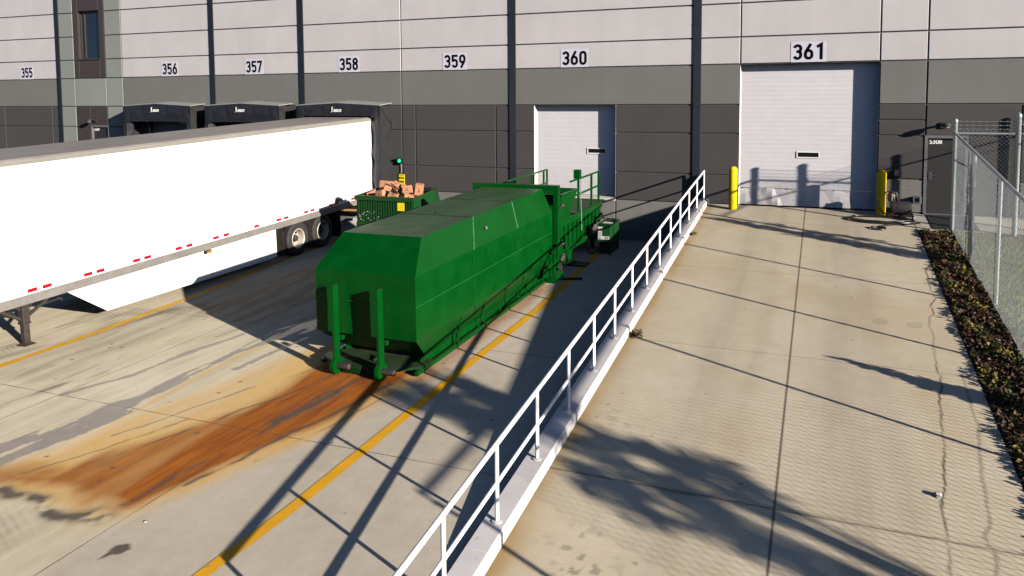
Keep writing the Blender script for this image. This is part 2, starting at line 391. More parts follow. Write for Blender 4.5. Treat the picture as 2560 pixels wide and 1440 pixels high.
def court_masks(X, Y):
    wx = X + .22 * (fbm(X * 1.1, Y * .45, 1) - .5) + .10 * (fbm(X * 5, Y * 2, 2) - .5)
    wy = Y + .8 * (fbm(X * .9, Y * .5, 3) - .5) + .2 * (fbm(X * 5, Y * 3, 4) - .5)
    grain = fbm(X * 6, Y * .8, 5); grain2 = fbm(X * 3, Y * .35, 6); sp = fbm(X * 14, Y * 9, 8)
    outer = [(-5.55, -11.0), (-4.25, -12.0), (-4.37, -13.26), (-4.64, -14.31), (-4.9, -15.34), (-5.15, -16.3), (-5.23, -16.79), (-5.5, -17.0), (-5.95, -16.98), (-6.5, -16.8), (-7.12, -16.9), (-7.7, -16.9), (-7.75, -16.5), (-7.11, -16.37), (-6.93, -15.81), (-6.6, -15.2), (-6.3, -14.5), (-6.1, -13.9), (-6.05, -13.2), (-6.1, -12.3), (-6.15, -11.2)]
    core = [(-5.9, -11.4), (-4.4, -11.6), (-4.40, -12.6), (-4.55, -13.6), (-4.95, -14.9), (-5.25, -16.14), (-5.4, -16.8), (-5.62, -16.6), (-5.70, -15.87), (-5.72, -14.93), (-5.55, -14.25), (-5.5, -13.2), (-5.7, -12.5)]
    halo = [(-6.6, -10.9), (-7.0, -11.9), (-7.15, -12.78), (-7.38, -13.95), (-7.52, -14.64), (-7.68, -15.55), (-7.9, -16.9), (-7.12, -17.1), (-5.25, -17.1), (-4.86, -16.32), (-4.45, -14.98), (-3.99, -13.29), (-3.9, -11.4)]
    so = poly_sd(wx, wy, outer); sc = poly_sd(wx, wy, core); sh = poly_sd(wx, wy, halo)
    rust = 1.0 * sm(-so, -.08, .30) * (.50 + .80 * grain2) + .85 * sm(-sc, -.25, .22) * (.6 + .6 * grain)
    # rust washed along the right skid of the container
    side = seg_d(wx, wy, [(-4.02, -11.9), (-4.05, -8.5), (-4.05, -6.0)])
    rust = np.maximum(rust, .75 * sm(-side, -.42, -.05) * (.35 + .9 * grain))
    fan = seg_d(wx, wy, [(-6.3, -16.3), (-7.3, -16.55), (-8.0, -16.9)]); rust = np.maximum(rust, .85 * sm(-fan, -.42, -.02) * (.45 + .8 * grain2))
    rust = np.clip(rust, 0, 1)
    ochre = .95 * sm(-sh, -.12, .40) * (.40 + .9 * grain2) + .5 * sm(-so, -.5, .1)
    # faded painted stripe between the two bays, leaching
    lin = [(-7.55, -18.2), (-7.46, -16.9), (-7.48, -15.5), (-7.73, -13.1), (-7.74, -11.2)]
    ln = seg_d(X + .02 * (sp - .5), Y, lin); ochre = np.maximum(ochre, .85 * sm(-ln, -.10, -.04) * (.5 + .6 * grain))
    ochre = np.clip(ochre, 0, 1) * (1 - .3 * sp)
    # water: ragged streak, the puddle in the shade, a thin run
    wetp = [(-7.73, -9.5), (-8.05, -10.37), (-8.05, -11.3), (-8.03, -12.0), (-8.12, -13.5), (-8.03, -14.09), (-8.25, -14.6), (-8.38, -15.48), (-8.6, -16.3), (-9.0, -17.6), (-8.0, -17.8), (-7.86, -16.59), (-7.78, -16.1), (-7.62, -15.44), (-7.57, -14.63), (-7.82, -14.22), (-7.86, -13.06), (-7.93, -11.96), (-7.6, -11.0), (-7.31, -10.4)]
    ww = poly_sd(X + .26 * (fbm(X * 2.2, Y * .8, 21) - .5) + .07 * (sp - .5), Y + .5 * (fbm(X * 2, Y, 22) - .5), wetp)
    islands = fbm(X * 7, Y * 1.3, 23)
    wet = sm(-ww, -.012, .012) * (islands < .58) * 1.0
    st = [(-8.62, -10.9), (-8.71, -11.51), (-8.95, -12.27), (-8.92, -13.14), (-9.02, -13.76), (-9.25, -14.11), (-9.40, -14.56), (-9.28, -14.63), (-9.14, -14.09), (-8.88, -13.62), (-8.84, -12.81), (-8.73, -12.12), (-8.55, -11.1)]
    w2 = poly_sd(X + .09 * (sp - .5) + .10 * (fbm(X * 3, Y * 1.2, 27) - .5), Y, st)
    wet = np.maximum(wet, .92 * sm(-w2, -.03, .02))
    st3 = seg_d(X + .09 * (sp - .5) + .16 * (fbm(X * 3, Y * .9, 31) - .5), Y, [(-7.22, -10.9), (-7.35, -12.0), (-7.36, -12.7)]); wet = np.maximum(wet, .85 * sm(-st3, -.07 + .03 * 0, -.05))
    # dirt: tyre scuffs, edge of the rust fan, drips
    dirt = np.zeros_like(X)
    edge = np.exp(-(seg_d(wx, wy, [(-7.75, -16.95), (-7.1, -17.05), (-6.45, -17.05), (-6.05, -17.2), (-5.75, -17.08), (-5.5, -17.05)]) / .11) ** 2)
    dirt += 1.1 * edge * sm(fbm(X * 5, Y * 4, 41), .24, .5)
    for k, (pts, w, s, a) in enumerate([([(-4.95, -12.3), (-5.1, -13.6), (-5.28, -15.2), (-5.5, -16.7)], .05, 51, .75), ([(-4.35, -12.4), (-4.55, -13.6), (-4.85, -14.9), (-5.1, -16.1)], .035, 53, .75), ([(-5.5, -12.3), (-5.75, -13.4), (-6.1, -14.3), (-6.5, -15.4), (-6.8, -16.1)], .025, 55, .6), ([(-5.0, -13.0), (-5.25, -14.2)], .14, 57, .55), ([(-6.0, -12.2), (-6.5, -13.4), (-6.9, -14.5), (-7.2, -15.4)], .02, 59, .5), ([(-4.1, -12.7), (-4.35, -14.0), (-4.7, -15.3)], .03, 60, .4), ([(-6.55, -14.6), (-7.0, -15.8), (-7.4, -16.6)], .02, 58, .5)]):
        d = seg_d(X + .16 * (fbm(X * 2, Y * 1.5, s) - .5) + .03 * (sp - .5), Y, pts); dirt += 1.35 * a * np.exp(-(d / w) ** 2) * sm(fbm(X * 4, Y * 1.6, s + 1), .26, .5)
    for k in range(26):       # scuffs running with the traffic
        px, py = RNG.uniform(-13.5, -8), RNG.uniform(-18, -6); L = RNG.uniform(.8, 3); w = RNG.uniform(.03, .13)
        d = seg_d(X + .2 * (fbm(X * 1.5, Y * .8, 70 + k) - .5), Y, [(px, py), (px + RNG.uniform(-.2, .5), py + L)])
        dirt += RNG.uniform(.25, .6) * np.exp(-(d / w) ** 2) * sm(fbm(X * 8, Y * 1.6, 99 + k), .35, .6)
    for (cx, cy, rx, ry, a) in [(-12.55, -13.3, .35, .5, .6), (-12.2, -10.9, .5, .55, .55), (-11.35, -10.25, .32, .4, .45), (-11.7, -11.8, .25, .8, .45), (-9.0, -17.0, .6, .8, .25), (-6.4, -17.6, .5, .35, .35)]:
        d = np.hypot((X - cx) / rx, (Y - cy) / ry); tread = .5 + .5 * np.sin((Y * 1.0 + X * .4) * 2 * PI / .10)
        dirt += a * np.exp(-d ** 2) * (.35 + .75 * tread) * sm(fbm(X * 4, Y * 2, 5), .25, .55)
    for k in range(3):        # broad grime beside the left stripe
        d = seg_d(wx, wy, [(-11.35 + .5 * k, -14.2), (-11.5 + .5 * k, -10.5), (-11.7 + .4 * k, -7.5)]); dirt += .34 * np.exp(-(d / .22) ** 2) * (.3 + 1.0 * grain)
    oil = [(-4.80, -17.62), (-4.84, -17.42), (-4.83, -17.34), (-4.72, -17.27), (-4.62, -17.36), (-4.66, -17.47), (-4.74, -17.5)]
    dirt += .95 * sm(-poly_sd(X + .04 * (sp - .5), Y + .04 * (grain - .5), oil), -.012, .012)
    for k in range(60):
        px, py, r = RNG.uniform(-11, -1.5), RNG.uniform(-18, -6), RNG.uniform(.012, .04); dirt += .8 * sm(-np.hypot(X - px + .02 * (sp - .5), (Y - py) * .8), -r, -r * .6)
    d = poly_sd(wx, wy, [(-11.2, -9.9), (-9.0, -10.9), (-7.6, -10.2), (-7.8, -5.5), (-11.0, -5.5)]); ochre = np.maximum(ochre, .45 * sm(-d, -.2, .5) * grain)
    dirt += .5 * sm(-d, -.1, .5) * sm(grain, .3, .65)
    # darker, streaky band towards the foot of the dock wall
    dirt += .35 * sm(Y, -1.2, .2) * (.4 + grain)
    # pale scrape
    d = seg_d(X, Y, [(-3.2, -15.6), (-2.4, -14.4), (-2.0, -13.2)]); rust = rust * (1 - 0)
    return np.stack([np.clip(rust, 0, 1), np.clip(ochre, 0, 1), np.clip(wet, 0, 1), np.clip(dirt, 0, .92)], -1)

def ramp_masks(X, Y):
    sp = fbm(X * 12, Y * 9, 8)
    jx = X + .06 * (fbm(X * 2, Y * 2.2, 61) - .5) * 2 + .02 * (fbm(X * 9, Y * 9, 62) - .5)
    wavyp = [(4.5, -4.4), (4.34, -5.2), (4.36, -5.4), (4.28, -6.3), (4.31, -6.74), (4.16, -7.2), (4.22, -7.6), (4.12, -7.8), (4.05, -8.84), (3.98, -9.96), (3.95, -10.52), (3.82, -11.98), (3.68, -13.15), (3.60, -13.94), (3.52, -14.87), (3.45, -16.4)]
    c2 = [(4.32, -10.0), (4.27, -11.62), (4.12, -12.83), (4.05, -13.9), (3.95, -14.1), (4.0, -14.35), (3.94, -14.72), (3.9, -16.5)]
    d1 = seg_d(jx, Y, wavyp); d2 = seg_d(jx, Y, c2)  # two thin wavy dark lines down the right side of the ramp
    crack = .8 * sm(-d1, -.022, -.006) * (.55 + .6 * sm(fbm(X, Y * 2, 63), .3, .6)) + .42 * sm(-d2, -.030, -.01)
    jl = np.abs(X - 1.84); crack = np.maximum(crack, .95 * sm(-jl, -.014, -.006))
    for yj in (-1.75, -5.94, -10.13, -14.30):
        w = .006 if yj != -14.30 else .009
        crack = np.maximum(crack, (.35 if yj > -14 else .85) * sm(-np.abs(Y - yj - .006 * (sp - .5)), -w - .008, -w))
    # spalled joint
    d = np.hypot((X - .75) / .28, (Y + 14.33) / .05); crack = np.maximum(crack, .35 * sm(-d, -1, -.7))
    d = np.hypot((X - 2.3) / .4, (Y + 14.27) / .03); crack = np.maximum(crack, .3 * sm(-d, -1, -.7))
    edge = X + .85
    moss = .75 * np.exp(-(edge / .17) ** 2) * (.35 + 1.0 * fbm(X * 5, Y * 1.2, 71)) + .25 * np.exp(-(edge / .5) ** 2) * fbm(X * 3, Y, 72)
    moss += .22 * sm(fbm(X * .8, Y * .5, 73), .5, .75)
    tyre = np.zeros_like(X)
    for (x0, w, a, s) in [(.75, .35, .22, 81), (2.65, .45, .30, 83), (1.3, .16, .15, 84), (3.2, .2, .14, 85)]:
        tyre += a * np.exp(-((X - x0 - .25 * (fbm(Y * .3, X * 0 + 1, s) - .5)) / w) ** 2) * (.25 + 1.2 * fbm(X * 7, Y * .6, s + 1))
    for k in range(34):
        px, py = RNG.uniform(-.7, 4.4), RNG.uniform(-16, -.5); r = RNG.uniform(.012, .03); tyre += .7 * sm(-np.hypot(X - px + .02 * (sp - .5), Y - py), -r, -r * .6)
    for (cx, cy, a) in [(-.05, -15.6, .55), (.1, -16.1, .7), (-.3, -13.0, .3)]:
        tyre += a * np.exp(-((X - cx) ** 2 + (Y - cy) ** 2) / .12) * sm(fbm(X * 11, Y * 9, 88), .55, .66)
    ring = np.zeros_like(X)
    for cx in (3.29, 3.84):
        r = np.hypot(X - cx, (Y + 8.23)); ring += .55 * np.exp(-((r - .105) / .022) ** 2) + .3 * sm(-r, -.10, -.05)
    return np.stack([np.clip(crack, 0, 1), np.clip(moss, 0, 1), np.clip(ring, 0, 1), np.clip(tyre, 0, .8)], -1)

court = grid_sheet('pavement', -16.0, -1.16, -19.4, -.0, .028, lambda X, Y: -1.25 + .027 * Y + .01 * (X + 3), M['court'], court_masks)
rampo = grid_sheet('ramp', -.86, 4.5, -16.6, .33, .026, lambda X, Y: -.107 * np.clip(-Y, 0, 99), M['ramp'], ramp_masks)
# the rest of the court, coarse sheets with the same concrete (no stains there)
def coarse(name, rects, mat, zf):
    b = MB()
    for (x0, x1, y0, y1) in rects:
        b.quad([(x0, y0, zf(x0, y0)), (x1, y0, zf(x1, y0)), (x1, y1, zf(x1, y1)), (x0, y1, zf(x0, y1))])
    return struct(b.build(name, mat))
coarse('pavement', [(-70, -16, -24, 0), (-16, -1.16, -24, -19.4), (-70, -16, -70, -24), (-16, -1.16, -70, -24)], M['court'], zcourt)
coarse('pavement', [(-1.16, 4.5, -24, -16.6), (-1.16, 4.5, -70, -24)], M['court'], lambda x, y: zramp(-20) if y > -24.1 else -1.88)
struct(MB().quad([(-600, -600, -2.6), (600, -600, -2.6), (600, 600, -2.6), (-600, 600, -2.6)]).build('ground', M['asphalt']))

# painted lines
def painted(name, pts, w, wear):
    b = MB(); P = []
    N = 40
    cum = [0]
    for i in range(1, len(pts)): cum.append(cum[-1] + math.dist(pts[i], pts[i - 1]))
    for i in range(N + 1):
        s = cum[-1] * i / N; k = min(len(pts) - 2, max(j for j in range(len(pts)) if cum[j] <= s + 1e-9)); t = (s - cum[k]) / (cum[k + 1] - cum[k])
        P.append((pts[k][0] + t * (pts[k + 1][0] - pts[k][0]), pts[k][1] + t * (pts[k + 1][1] - pts[k][1])))
    for i, (x, y) in enumerate(P):
        for sgn in (-1, 1): b.v.append((x + sgn * w / 2, y, zcourt(x, y) + .005))
    for i in range(N): b.f.append((2 * i, 2 * i + 1, 2 * i + 3, 2 * i + 2)); b.m.append(0)
    o = struct(b.build(name, M['line'])); a = o.data.attributes.new('wear', 'FLOAT', 'POINT')
    a.data.foreach_set('value', [wear(P[i // 2][1]) for i in range(len(b.v))]); return o
painted('painted_line', [(-3.56, -24), (-3.55, -17.39), (-3.47, -16.3), (-3.47, -10.76), (-3.45, -7.63), (-3.62, -3.5), (-3.69, -1.5)], .165, lambda y: .40)
painted('painted_line', [(-11.75, -24), (-11.68, -14.0), (-11.66, -12.0), (-11.80, -9.2), (-12.2, -5.5), (-12.4, -1.5)], .17, lambda y: .44)

# ------------------------------------------------------------------ retaining wall, kerb
KX0, KX1 = -1.16, -.86
b = MB(); N = 24
ys = [-.02 - (18.2 - .02) * i / N for i in range(N + 1)]
for i in range(N):
    y0, y1 = ys[i], ys[i + 1]
    def ring(y): zt = -.107 * abs(y) - .03; return zt
    lo = -2.3
    b.hexa([(KX0 + .012, y1, lo), (KX1, y1, lo), (KX1, y0, lo), (KX0 + .012, y0, lo), (KX0 + .012, y1, ring(y1)), (KX1, y1, ring(y1)), (KX1, y0, ring(y0)), (KX0 + .012, y0, ring(y0))])
rw = tag(MB.build(b, 'retaining_wall', M['retain'], loc=(KX0, -9, -1.5)), 'grey concrete retaining wall along the left side of the ramp, topped by a pale kerb', 'wall')
cj = [-.02, -3.4, -6.78, -10.05, -13.2, -16.2, -18.4]
kb = MB()
for k in range(len(cj) - 1):
    n = 4; a0, a1 = cj[k] - .006, cj[k + 1] + .006
    pr_ = []
    for i in range(n + 1):
        y = a0 + (a1 - a0) * i / n; z = -.107 * abs(y); c = .022
        pr_.append([(KX0, y, z - .03), (KX0, y, z + .15 - c), (KX0 + c, y, z + .15), (KX1 - c, y, z + .15), (KX1, y, z + .15 - c), (KX1 + .004, y, z - .03)])
    b0 = len(kb.v)
    for r_ in pr_: kb.v += r_
    for i in range(n):
        for j in range(5): kb.f.append((b0 + i * 6 + j, b0 + i * 6 + j + 1, b0 + (i + 1) * 6 + j + 1, b0 + (i + 1) * 6 + j)); kb.m.append(0)
    kb.f.append(tuple(b0 + j for j in range(6))); kb.m.append(0); kb.f.append(tuple(b0 + n * 6 + j for j in range(6))); kb.m.append(0)
kb.build('kerb', M['kerb'], parent=rw)

# ------------------------------------------------------------------ warehouse wall
BX0, BX1, ZT = -50.0, 24.0, 10.2
wh = thing('warehouse', (-10, 0, 0), 'long warehouse with off-white upper wall, grey bands and numbered dock doors', 'building')
rows = [-3.2, .0, .873, 2.095, 2.946, 4.12, 4.898, 5.87, 6.864, 7.86, 8.86, ZT]
rowm = ['wall_base', 'wall_dark', 'wall_dark', 'wall_dark', 'wall_grey'] + ['wall_white'] * 6
wm = ['joint', 'wall_base', 'wall_dark', 'wall_grey', 'wall_white', 'wall_green', 'wall_brown', 'trim_white']
wi = {k: i for i, k in enumerate(wm)}
WB = MB()
GAP = .013; CH = .016
def panel(x0, x1, z0, z1, m):
    """precast panel with chamfered reveals all round, face on y=0"""
    a, c = GAP, CH; x0 += a; x1 -= a; z0 += a; z1 -= a
    b0 = len(WB.v)
    WB.v += [(x0, .03, z0), (x1, .03, z0), (x1, .03, z1), (x0, .03, z1), (x0 + c, 0, z0 + c), (x1 - c, 0, z0 + c), (x1 - c, 0, z1 - c), (x0 + c, 0, z1 - c)]
    for q in ((4, 5, 6, 7), (0, 1, 5, 4), (1, 2, 6, 5), (2, 3, 7, 6), (3, 0, 4, 7)):
        WB.f.append(tuple(b0 + i for i in q)); WB.m.append(wi[m])
# backing wall with openings: list of opening rects (x0,x1,z0,z1)
OPEN = [(-6.39, -3.69, .07, 2.946), (0, 3.66, .0, 4.11), (4.83, 5.80, .0, 2.085), (-26.27, -25.27, .0, 2.13), (-26.81, -25.60, 4.93, 6.9)]
for cx in (-13.416, -17.632, -21.80): OPEN.append((cx - 1.22, cx + 1.22, .0, 2.75))
xs = sorted({BX0, BX1} | {o[0] for o in OPEN} | {o[1] for o in OPEN}); zs = sorted({-3.2, ZT} | {o[2] for o in OPEN} | {o[3] for o in OPEN})
for i in range(len(xs) - 1):
    for j in range(len(zs) - 1):
        cx, cz = (xs[i] + xs[i + 1]) / 2, (zs[j] + zs[j + 1]) / 2
        if any(o[0] < cx < o[1] and o[2] < cz < o[3] for o in OPEN): continue
        WB.quad([(xs[i], .03, zs[j]), (xs[i + 1], .03, zs[j]), (xs[i + 1], .03, zs[j + 1]), (xs[i], .03, zs[j + 1])], wi['joint'])
def add_cells(x0, x1, zz, mm, holes=()):
    for j in range(len(zz) - 1):
        z0, z1, m = zz[j], zz[j + 1], mm[j]
        segs = [(x0, x1, z0, z1)]
        for h in holes:
            out = []
            for (a, c, p, q) in segs:
                if h[0] >= c - 1e-4 or h[1] <= a + 1e-4 or h[2] >= q - 1e-4 or h[3] <= p + 1e-4: out.append((a, c, p, q)); continue
                if h[0] > a + .03: out.append((a, h[0], p, q))
                if h[1] < c - .03: out.append((h[1], c, p, q))
                xa, xc = max(a, h[0]), min(c, h[1])
                if h[3] < q - .03: out.append((xa, xc, h[3], q))
                if h[2] > p + .03: out.append((xa, xc, p, h[2]))
            segs = out
        for s in segs: panel(*s, m)
def ob(k): return OPEN[k]
# ordinary bays
add_cells(-50, -36.45, rows, rowm); add_cells(-36.45, -28.07, rows[4:], rowm[4:])
for (a, c) in ((-36.45, -31.59), (-31.59, -28.58), (-28.58, -28.07)): add_cells(a, c, rows[:5], rowm[:5])
# accent strip
for (a, c, mm) in ((-28.07, -27.13, 'wall_green'), (-25.31, -24.38, 'wall_green')):
    add_cells(a, c, [-3.2, .0, .873, 2.095, 2.946, 4.12, 4.898, 5.87, 6.864, 7.86, 8.86, ZT], ['wall_base'] + [mm] * 10)
add_cells(-27.13, -25.31, [-3.2, 0, 2.946], ['wall_base', 'wall_brown'], [OPEN[3]]); add_cells(-27.13, -25.31, [2.946, 4.12], ['wall_green']); add_cells(-27.13, -25.31, [4.12, ZT], ['wall_brown'], [OPEN[4]])
# dock bays
for (a, c, k) in ((-24.38, -19.63, 7), (-19.63, -15.45, 6), (-15.45, -11.284, 5)):
    add_cells(a, c, rows, rowm, [OPEN[k]])
add_cells(-11.284, -7.13, rows[4:], rowm[4:])
for (a, c) in ((-11.284, -10.75), (-10.75, -7.74), (-7.74, -7.13)): add_cells(a, c, rows[:5], rowm[:5])
# door 360 bay
add_cells(-7.13, -6.39, rows[:5], rowm[:5]); add_cells(-3.69, -1.23, rows[:5], rowm[:5]); add_cells(-6.39, -3.69, [-3.2, -.62, .07], ['wall_base', 'wall_base']); add_cells(-7.13, -1.23, rows[4:], rowm[4:])
# door 361
add_cells(-1.23, 0, rows, rowm); add_cells(0, 3.66, rows[5:], rowm[5:]); add_cells(0, 3.66, [-3.2, 0], ['wall_base'])
r2 = [-3.2, 0, .91, 2.095, 2.52, 2.946] + rows[5:]
add_cells(3.66, 4.81, r2, ['wall_base', 'wall_base', 'wall_dark', 'wall_dark', 'wall_dark', 'wall_grey'] + ['wall_white'] * 6)
add_cells(4.81, 7.0, [-3.2, 0, 2.095, 2.946], ['wall_base', 'wall_dark', 'wall_dark'], [(4.81, 5.82, 0, 2.095)]); add_cells(7.0, 11.2, [-3.2, 0, .91, 2.095, 2.946], ['wall_base', 'wall_base', 'wall_dark', 'wall_dark']); add_cells(4.81, 11.2, rows[4:], rowm[4:])
for k in range(3): add_cells(11.2 + 4.27 * k, 15.47 + 4.27 * k, rows, rowm)
# reveals of the openings
def reveal(o, d, m, mtop=None):
    x0, x1, z0, z1 = o
    WB.quad([(x0, .0, z0), (x0, .0, z1), (x0, d, z1), (x0, d, z0)], m); WB.quad([(x1, .0, z0), (x1, d, z0), (x1, d, z1), (x1, .0, z1)], m)
    WB.quad([(x0, .0, z1), (x1, .0, z1), (x1, d, z1), (x0, d, z1)], m); WB.quad([(x0, .0, z0), (x0, d, z0), (x1, d, z0), (x1, .0, z0)], m)
reveal(OPEN[0], .30, wi['trim_white']); reveal(OPEN[1], .30, wi['trim_white']); reveal(OPEN[2], .12, wi['joint']); reveal(OPEN[3], .10, wi['wall_brown']); reveal(OPEN[4], .22, wi['wall_brown'])
for k in (5, 6, 7): reveal(OPEN[k], .25, wi['joint'])
# roof and back
WB.box(BX0, BX1, .6, 40, ZT - .6, ZT - .3, wi['wall_grey']); WB.box(BX0, BX1, -.03, .45, ZT, ZT + .12, wi['wall_dark'])
WB.quad([(BX1, .03, -3.2), (BX1, 40, -3.2), (BX1, 40, ZT), (BX1, .03, ZT)], wi['wall_white']); WB.quad([(BX0, .03, -3.2), (BX0, 40, -3.2), (BX0, 40, ZT), (BX0, .03, ZT)], wi['wall_white']); WB.quad([(BX0, 40, -3.2), (BX1, 40, -3.2), (BX1, 40, ZT), (BX0, 40, ZT)], wi['wall_white'])
WB.build('wall', [M[k] for k in wm], parent=wh, fix=False)

def downpipe(x0, x1):
    b = MB(); b.box(x0, x1, -.035, -.004, -1.15, ZT - .4)
    for z in (.5, 2.9, 5.3, 7.7): b.box(x0 - .004, x1 + .004, -.040, -.006, z, z + .03)
    b.build('downpipe', M['pipe'], parent=wh, bevel=.008)
for x0 in (-28.17, -19.745, -15.565, -7.245, -1.345): downpipe(x0, x0 + .235)
# overhead sectional doors
def sect_door(o, d, secs, win, dented=False):
    x0, x1, z0, z1 = o; root = MB(); n = secs; H = (z1 - z0) / n
    for k in range(n):
        a, c = z0 + H * k + .004, z0 + H * (k + 1) - .004
        if dented and k == 0:
            nx, nz = 24, 8; b0 = len(root.v)
            for j in range(nz + 1):
                for i in range(nx + 1):
                    x = x0 + .02 + (x1 - x0 - .04) * i / nx; z = a + (c - a) * j / nz
                    dd = .035 * math.exp(-((x - x0 - .85 - .5 * (c - z)) / .13) ** 2) - .03 * math.exp(-((x - x0 - 1.05 - .4 * (c - z)) / .18) ** 2) + .012 * math.sin(x * 7 + z * 5)
                    root.v.append((x, d - dd * (1 if 0 < i < nx else 0), z))
            for j in range(nz):
                for i in range(nx): q = b0 + j * (nx + 1) + i; root.f.append((q, q + 1, q + nx + 2, q + nx + 1)); root.m.append(0)
        else:
            m4 = 4      # pressed horizontal ribs
            for r_ in range(m4):
                za, zc = a + (c - a) * r_ / m4, a + (c - a) * (r_ + 1) / m4
                root.box(x0 + .02, x1 - .02, d, d + .04, za + .002, zc - (.002 if r_ < m4 - 1 else .001))
    root.box(x0 + .03, x1 - .03, d + .0035, d + .05, z0 + .002, z1 - .02)
    do = root.build('loading_door', M['door_white'], parent=wh)
    MB().box(x0 + .02, x1 - .02, d - .012, d + .03, z0 - .03, z0 + .012).build('bottom_seal', M['black'], parent=do)
    for xa, xc in ((x0 - .06, x0 + .02), (x1 - .02, x1 + .05)): MB().box(xa, xc, d - .03, d + .05, z0, z1).build('track', M['trim_white'], parent=do)
    if win:
        wx0, wx1, wz0, wz1 = win; w = MB(); t = .03
        w.box(wx0 - t, wx1 + t, d - .02, d - .001, wz0 - t, wz0).box(wx0 - t, wx1 + t, d - .02, d - .001, wz1, wz1 + t).box(wx0 - t, wx0, d - .02, d - .001, wz0, wz1).box(wx1, wx1 + t, d - .02, d - .001, wz0, wz1)
        w.build('window_frame', M['trim_white'], parent=do); MB().box(wx0, wx1, d - .012, d - .002, wz0, wz1).build('window', M['window_black'], parent=do)
    return do
d360 = sect_door(OPEN[0], .29, 5, (-4.66, -4.10, 1.43, 1.56)); d361 = sect_door(OPEN[1], .29, 8, (1.60, 2.16, 1.44, 1.57), True)
b = MB()
for k in range(6): x = .12 + k * .62; b.box(x - .012, x + .012, .262, .289, .49, .52)
b.box(.03, 3.62, .278, .289, .50, .512); b.build('hinge_strip', M['alu'], parent=d361)
MB().box(-6.39, -3.69, -.03, .02, -.03, .06).build('door_sill', M['path'], parent=wh)
for k in (5, 6, 7):
    o = OPEN[k]; b = MB()
    for q in range(5): b.box(o[0], o[1], .20, .24, o[2] + .55 * q + .003, o[2] + .55 * (q + 1) - .003)
    b.build('dock_door', M['dock_grey'], parent=wh)
def text_mesh(txt, size, mat, name, parent=None, shear=0, bold=0, ext=.002, align='LEFT', sx=1.0):
    cu = bpy.data.curves.new('t', 'FONT'); cu.body = txt; cu.size = size; cu.shear = shear; cu.offset = bold; cu.extrude = ext; cu.align_x = align
    ob_ = bpy.data.objects.new('t', cu); COL.objects.link(ob_); bpy.context.view_layer.update()
    me = bpy.data.meshes.new_from_object(ob_.evaluated_get(bpy.context.evaluated_depsgraph_get()))
    bpy.data.objects.remove(ob_); me.name = name; me.materials.clear(); me.materials.append(mat)
    for v in me.vertices: v.co.x *= sx
    o = bpy.data.objects.new(name, me); COL.objects.link(o); o.rotation_euler = (PI / 2, 0, 0)
    if parent: o.parent = parent
    return o
# steel personnel doors
def man_door(o, num, hand_left):
    x0, x1, z0, z1 = o; d = .07
    fr = MB(); fr.box(x0 - .03, x0 + .045, -.02, d + .05, z0, z1 + .03).box(x1 - .045, x1 + .03, -.02, d + .05, z0, z1 + .03).box(x0 + .045, x1 - .045, -.02, d + .05, z1 - .045, z1 + .03)
    leaf = MB().box(x0 + .05, x1 - .05, d, d + .045, z0 + .015, z1 - .05).build('steel_door', M['steel_door'], parent=wh, bevel=.003)
    fr.build('door_frame', M['dock_grey'], parent=leaf)
    MB().box(x0, x1, -.16, .06, z0 - .02, z0 + .012).build('threshold', M['alu'], parent=leaf)
    hx = x0 + .13 if hand_left else x1 - .13
    h = MB(); h.box(hx - .035, hx + .035, d - .014, d, .92, 1.12).tube([(hx, d - .01, 1.03), (hx, d - .06, 1.03), (hx + .15, d - .06, 1.03)], .012).build('handle', M['chrome'], parent=leaf)
    t = text_mesh(num, .17, M['logo'], 'number', leaf, bold=.004, sx=.9); t.location = Vector((x0 + .09, d - .004, z1 - .20)) - Vector(wh['base'])
    return leaf
man_door(OPEN[2], 'S308', True); man_door(OPEN[3], 'S307', True)
# tall window
o = OPEN[4]; w = MB(); t = .05
w.box(o[0], o[0] + t, .10, .20, o[2], o[3]).box(o[1] - t, o[1], .10, .20, o[2], o[3]).box(o[0] + t, o[1] - t, .10, .20, o[2], o[2] + t).box(o[0] + t, o[1] - t, .10, .20, o[3] - t, o[3]).box(o[0] + .22, o[0] + .27, .10, .20, o[2] + t, o[3] - t)
wn = w.build('window', M['frame_dark'], parent=wh)
MB().box(o[0] + t, o[1] - t, .155, .17, o[2] + t, o[3] - t).build('pane', M['glass'], parent=wn)
MB().box(o[0] - .02, o[1] + .02, -.04, .10, o[2] - .04, o[2] - .002).build('sill', M['wall_brown'], parent=wn)

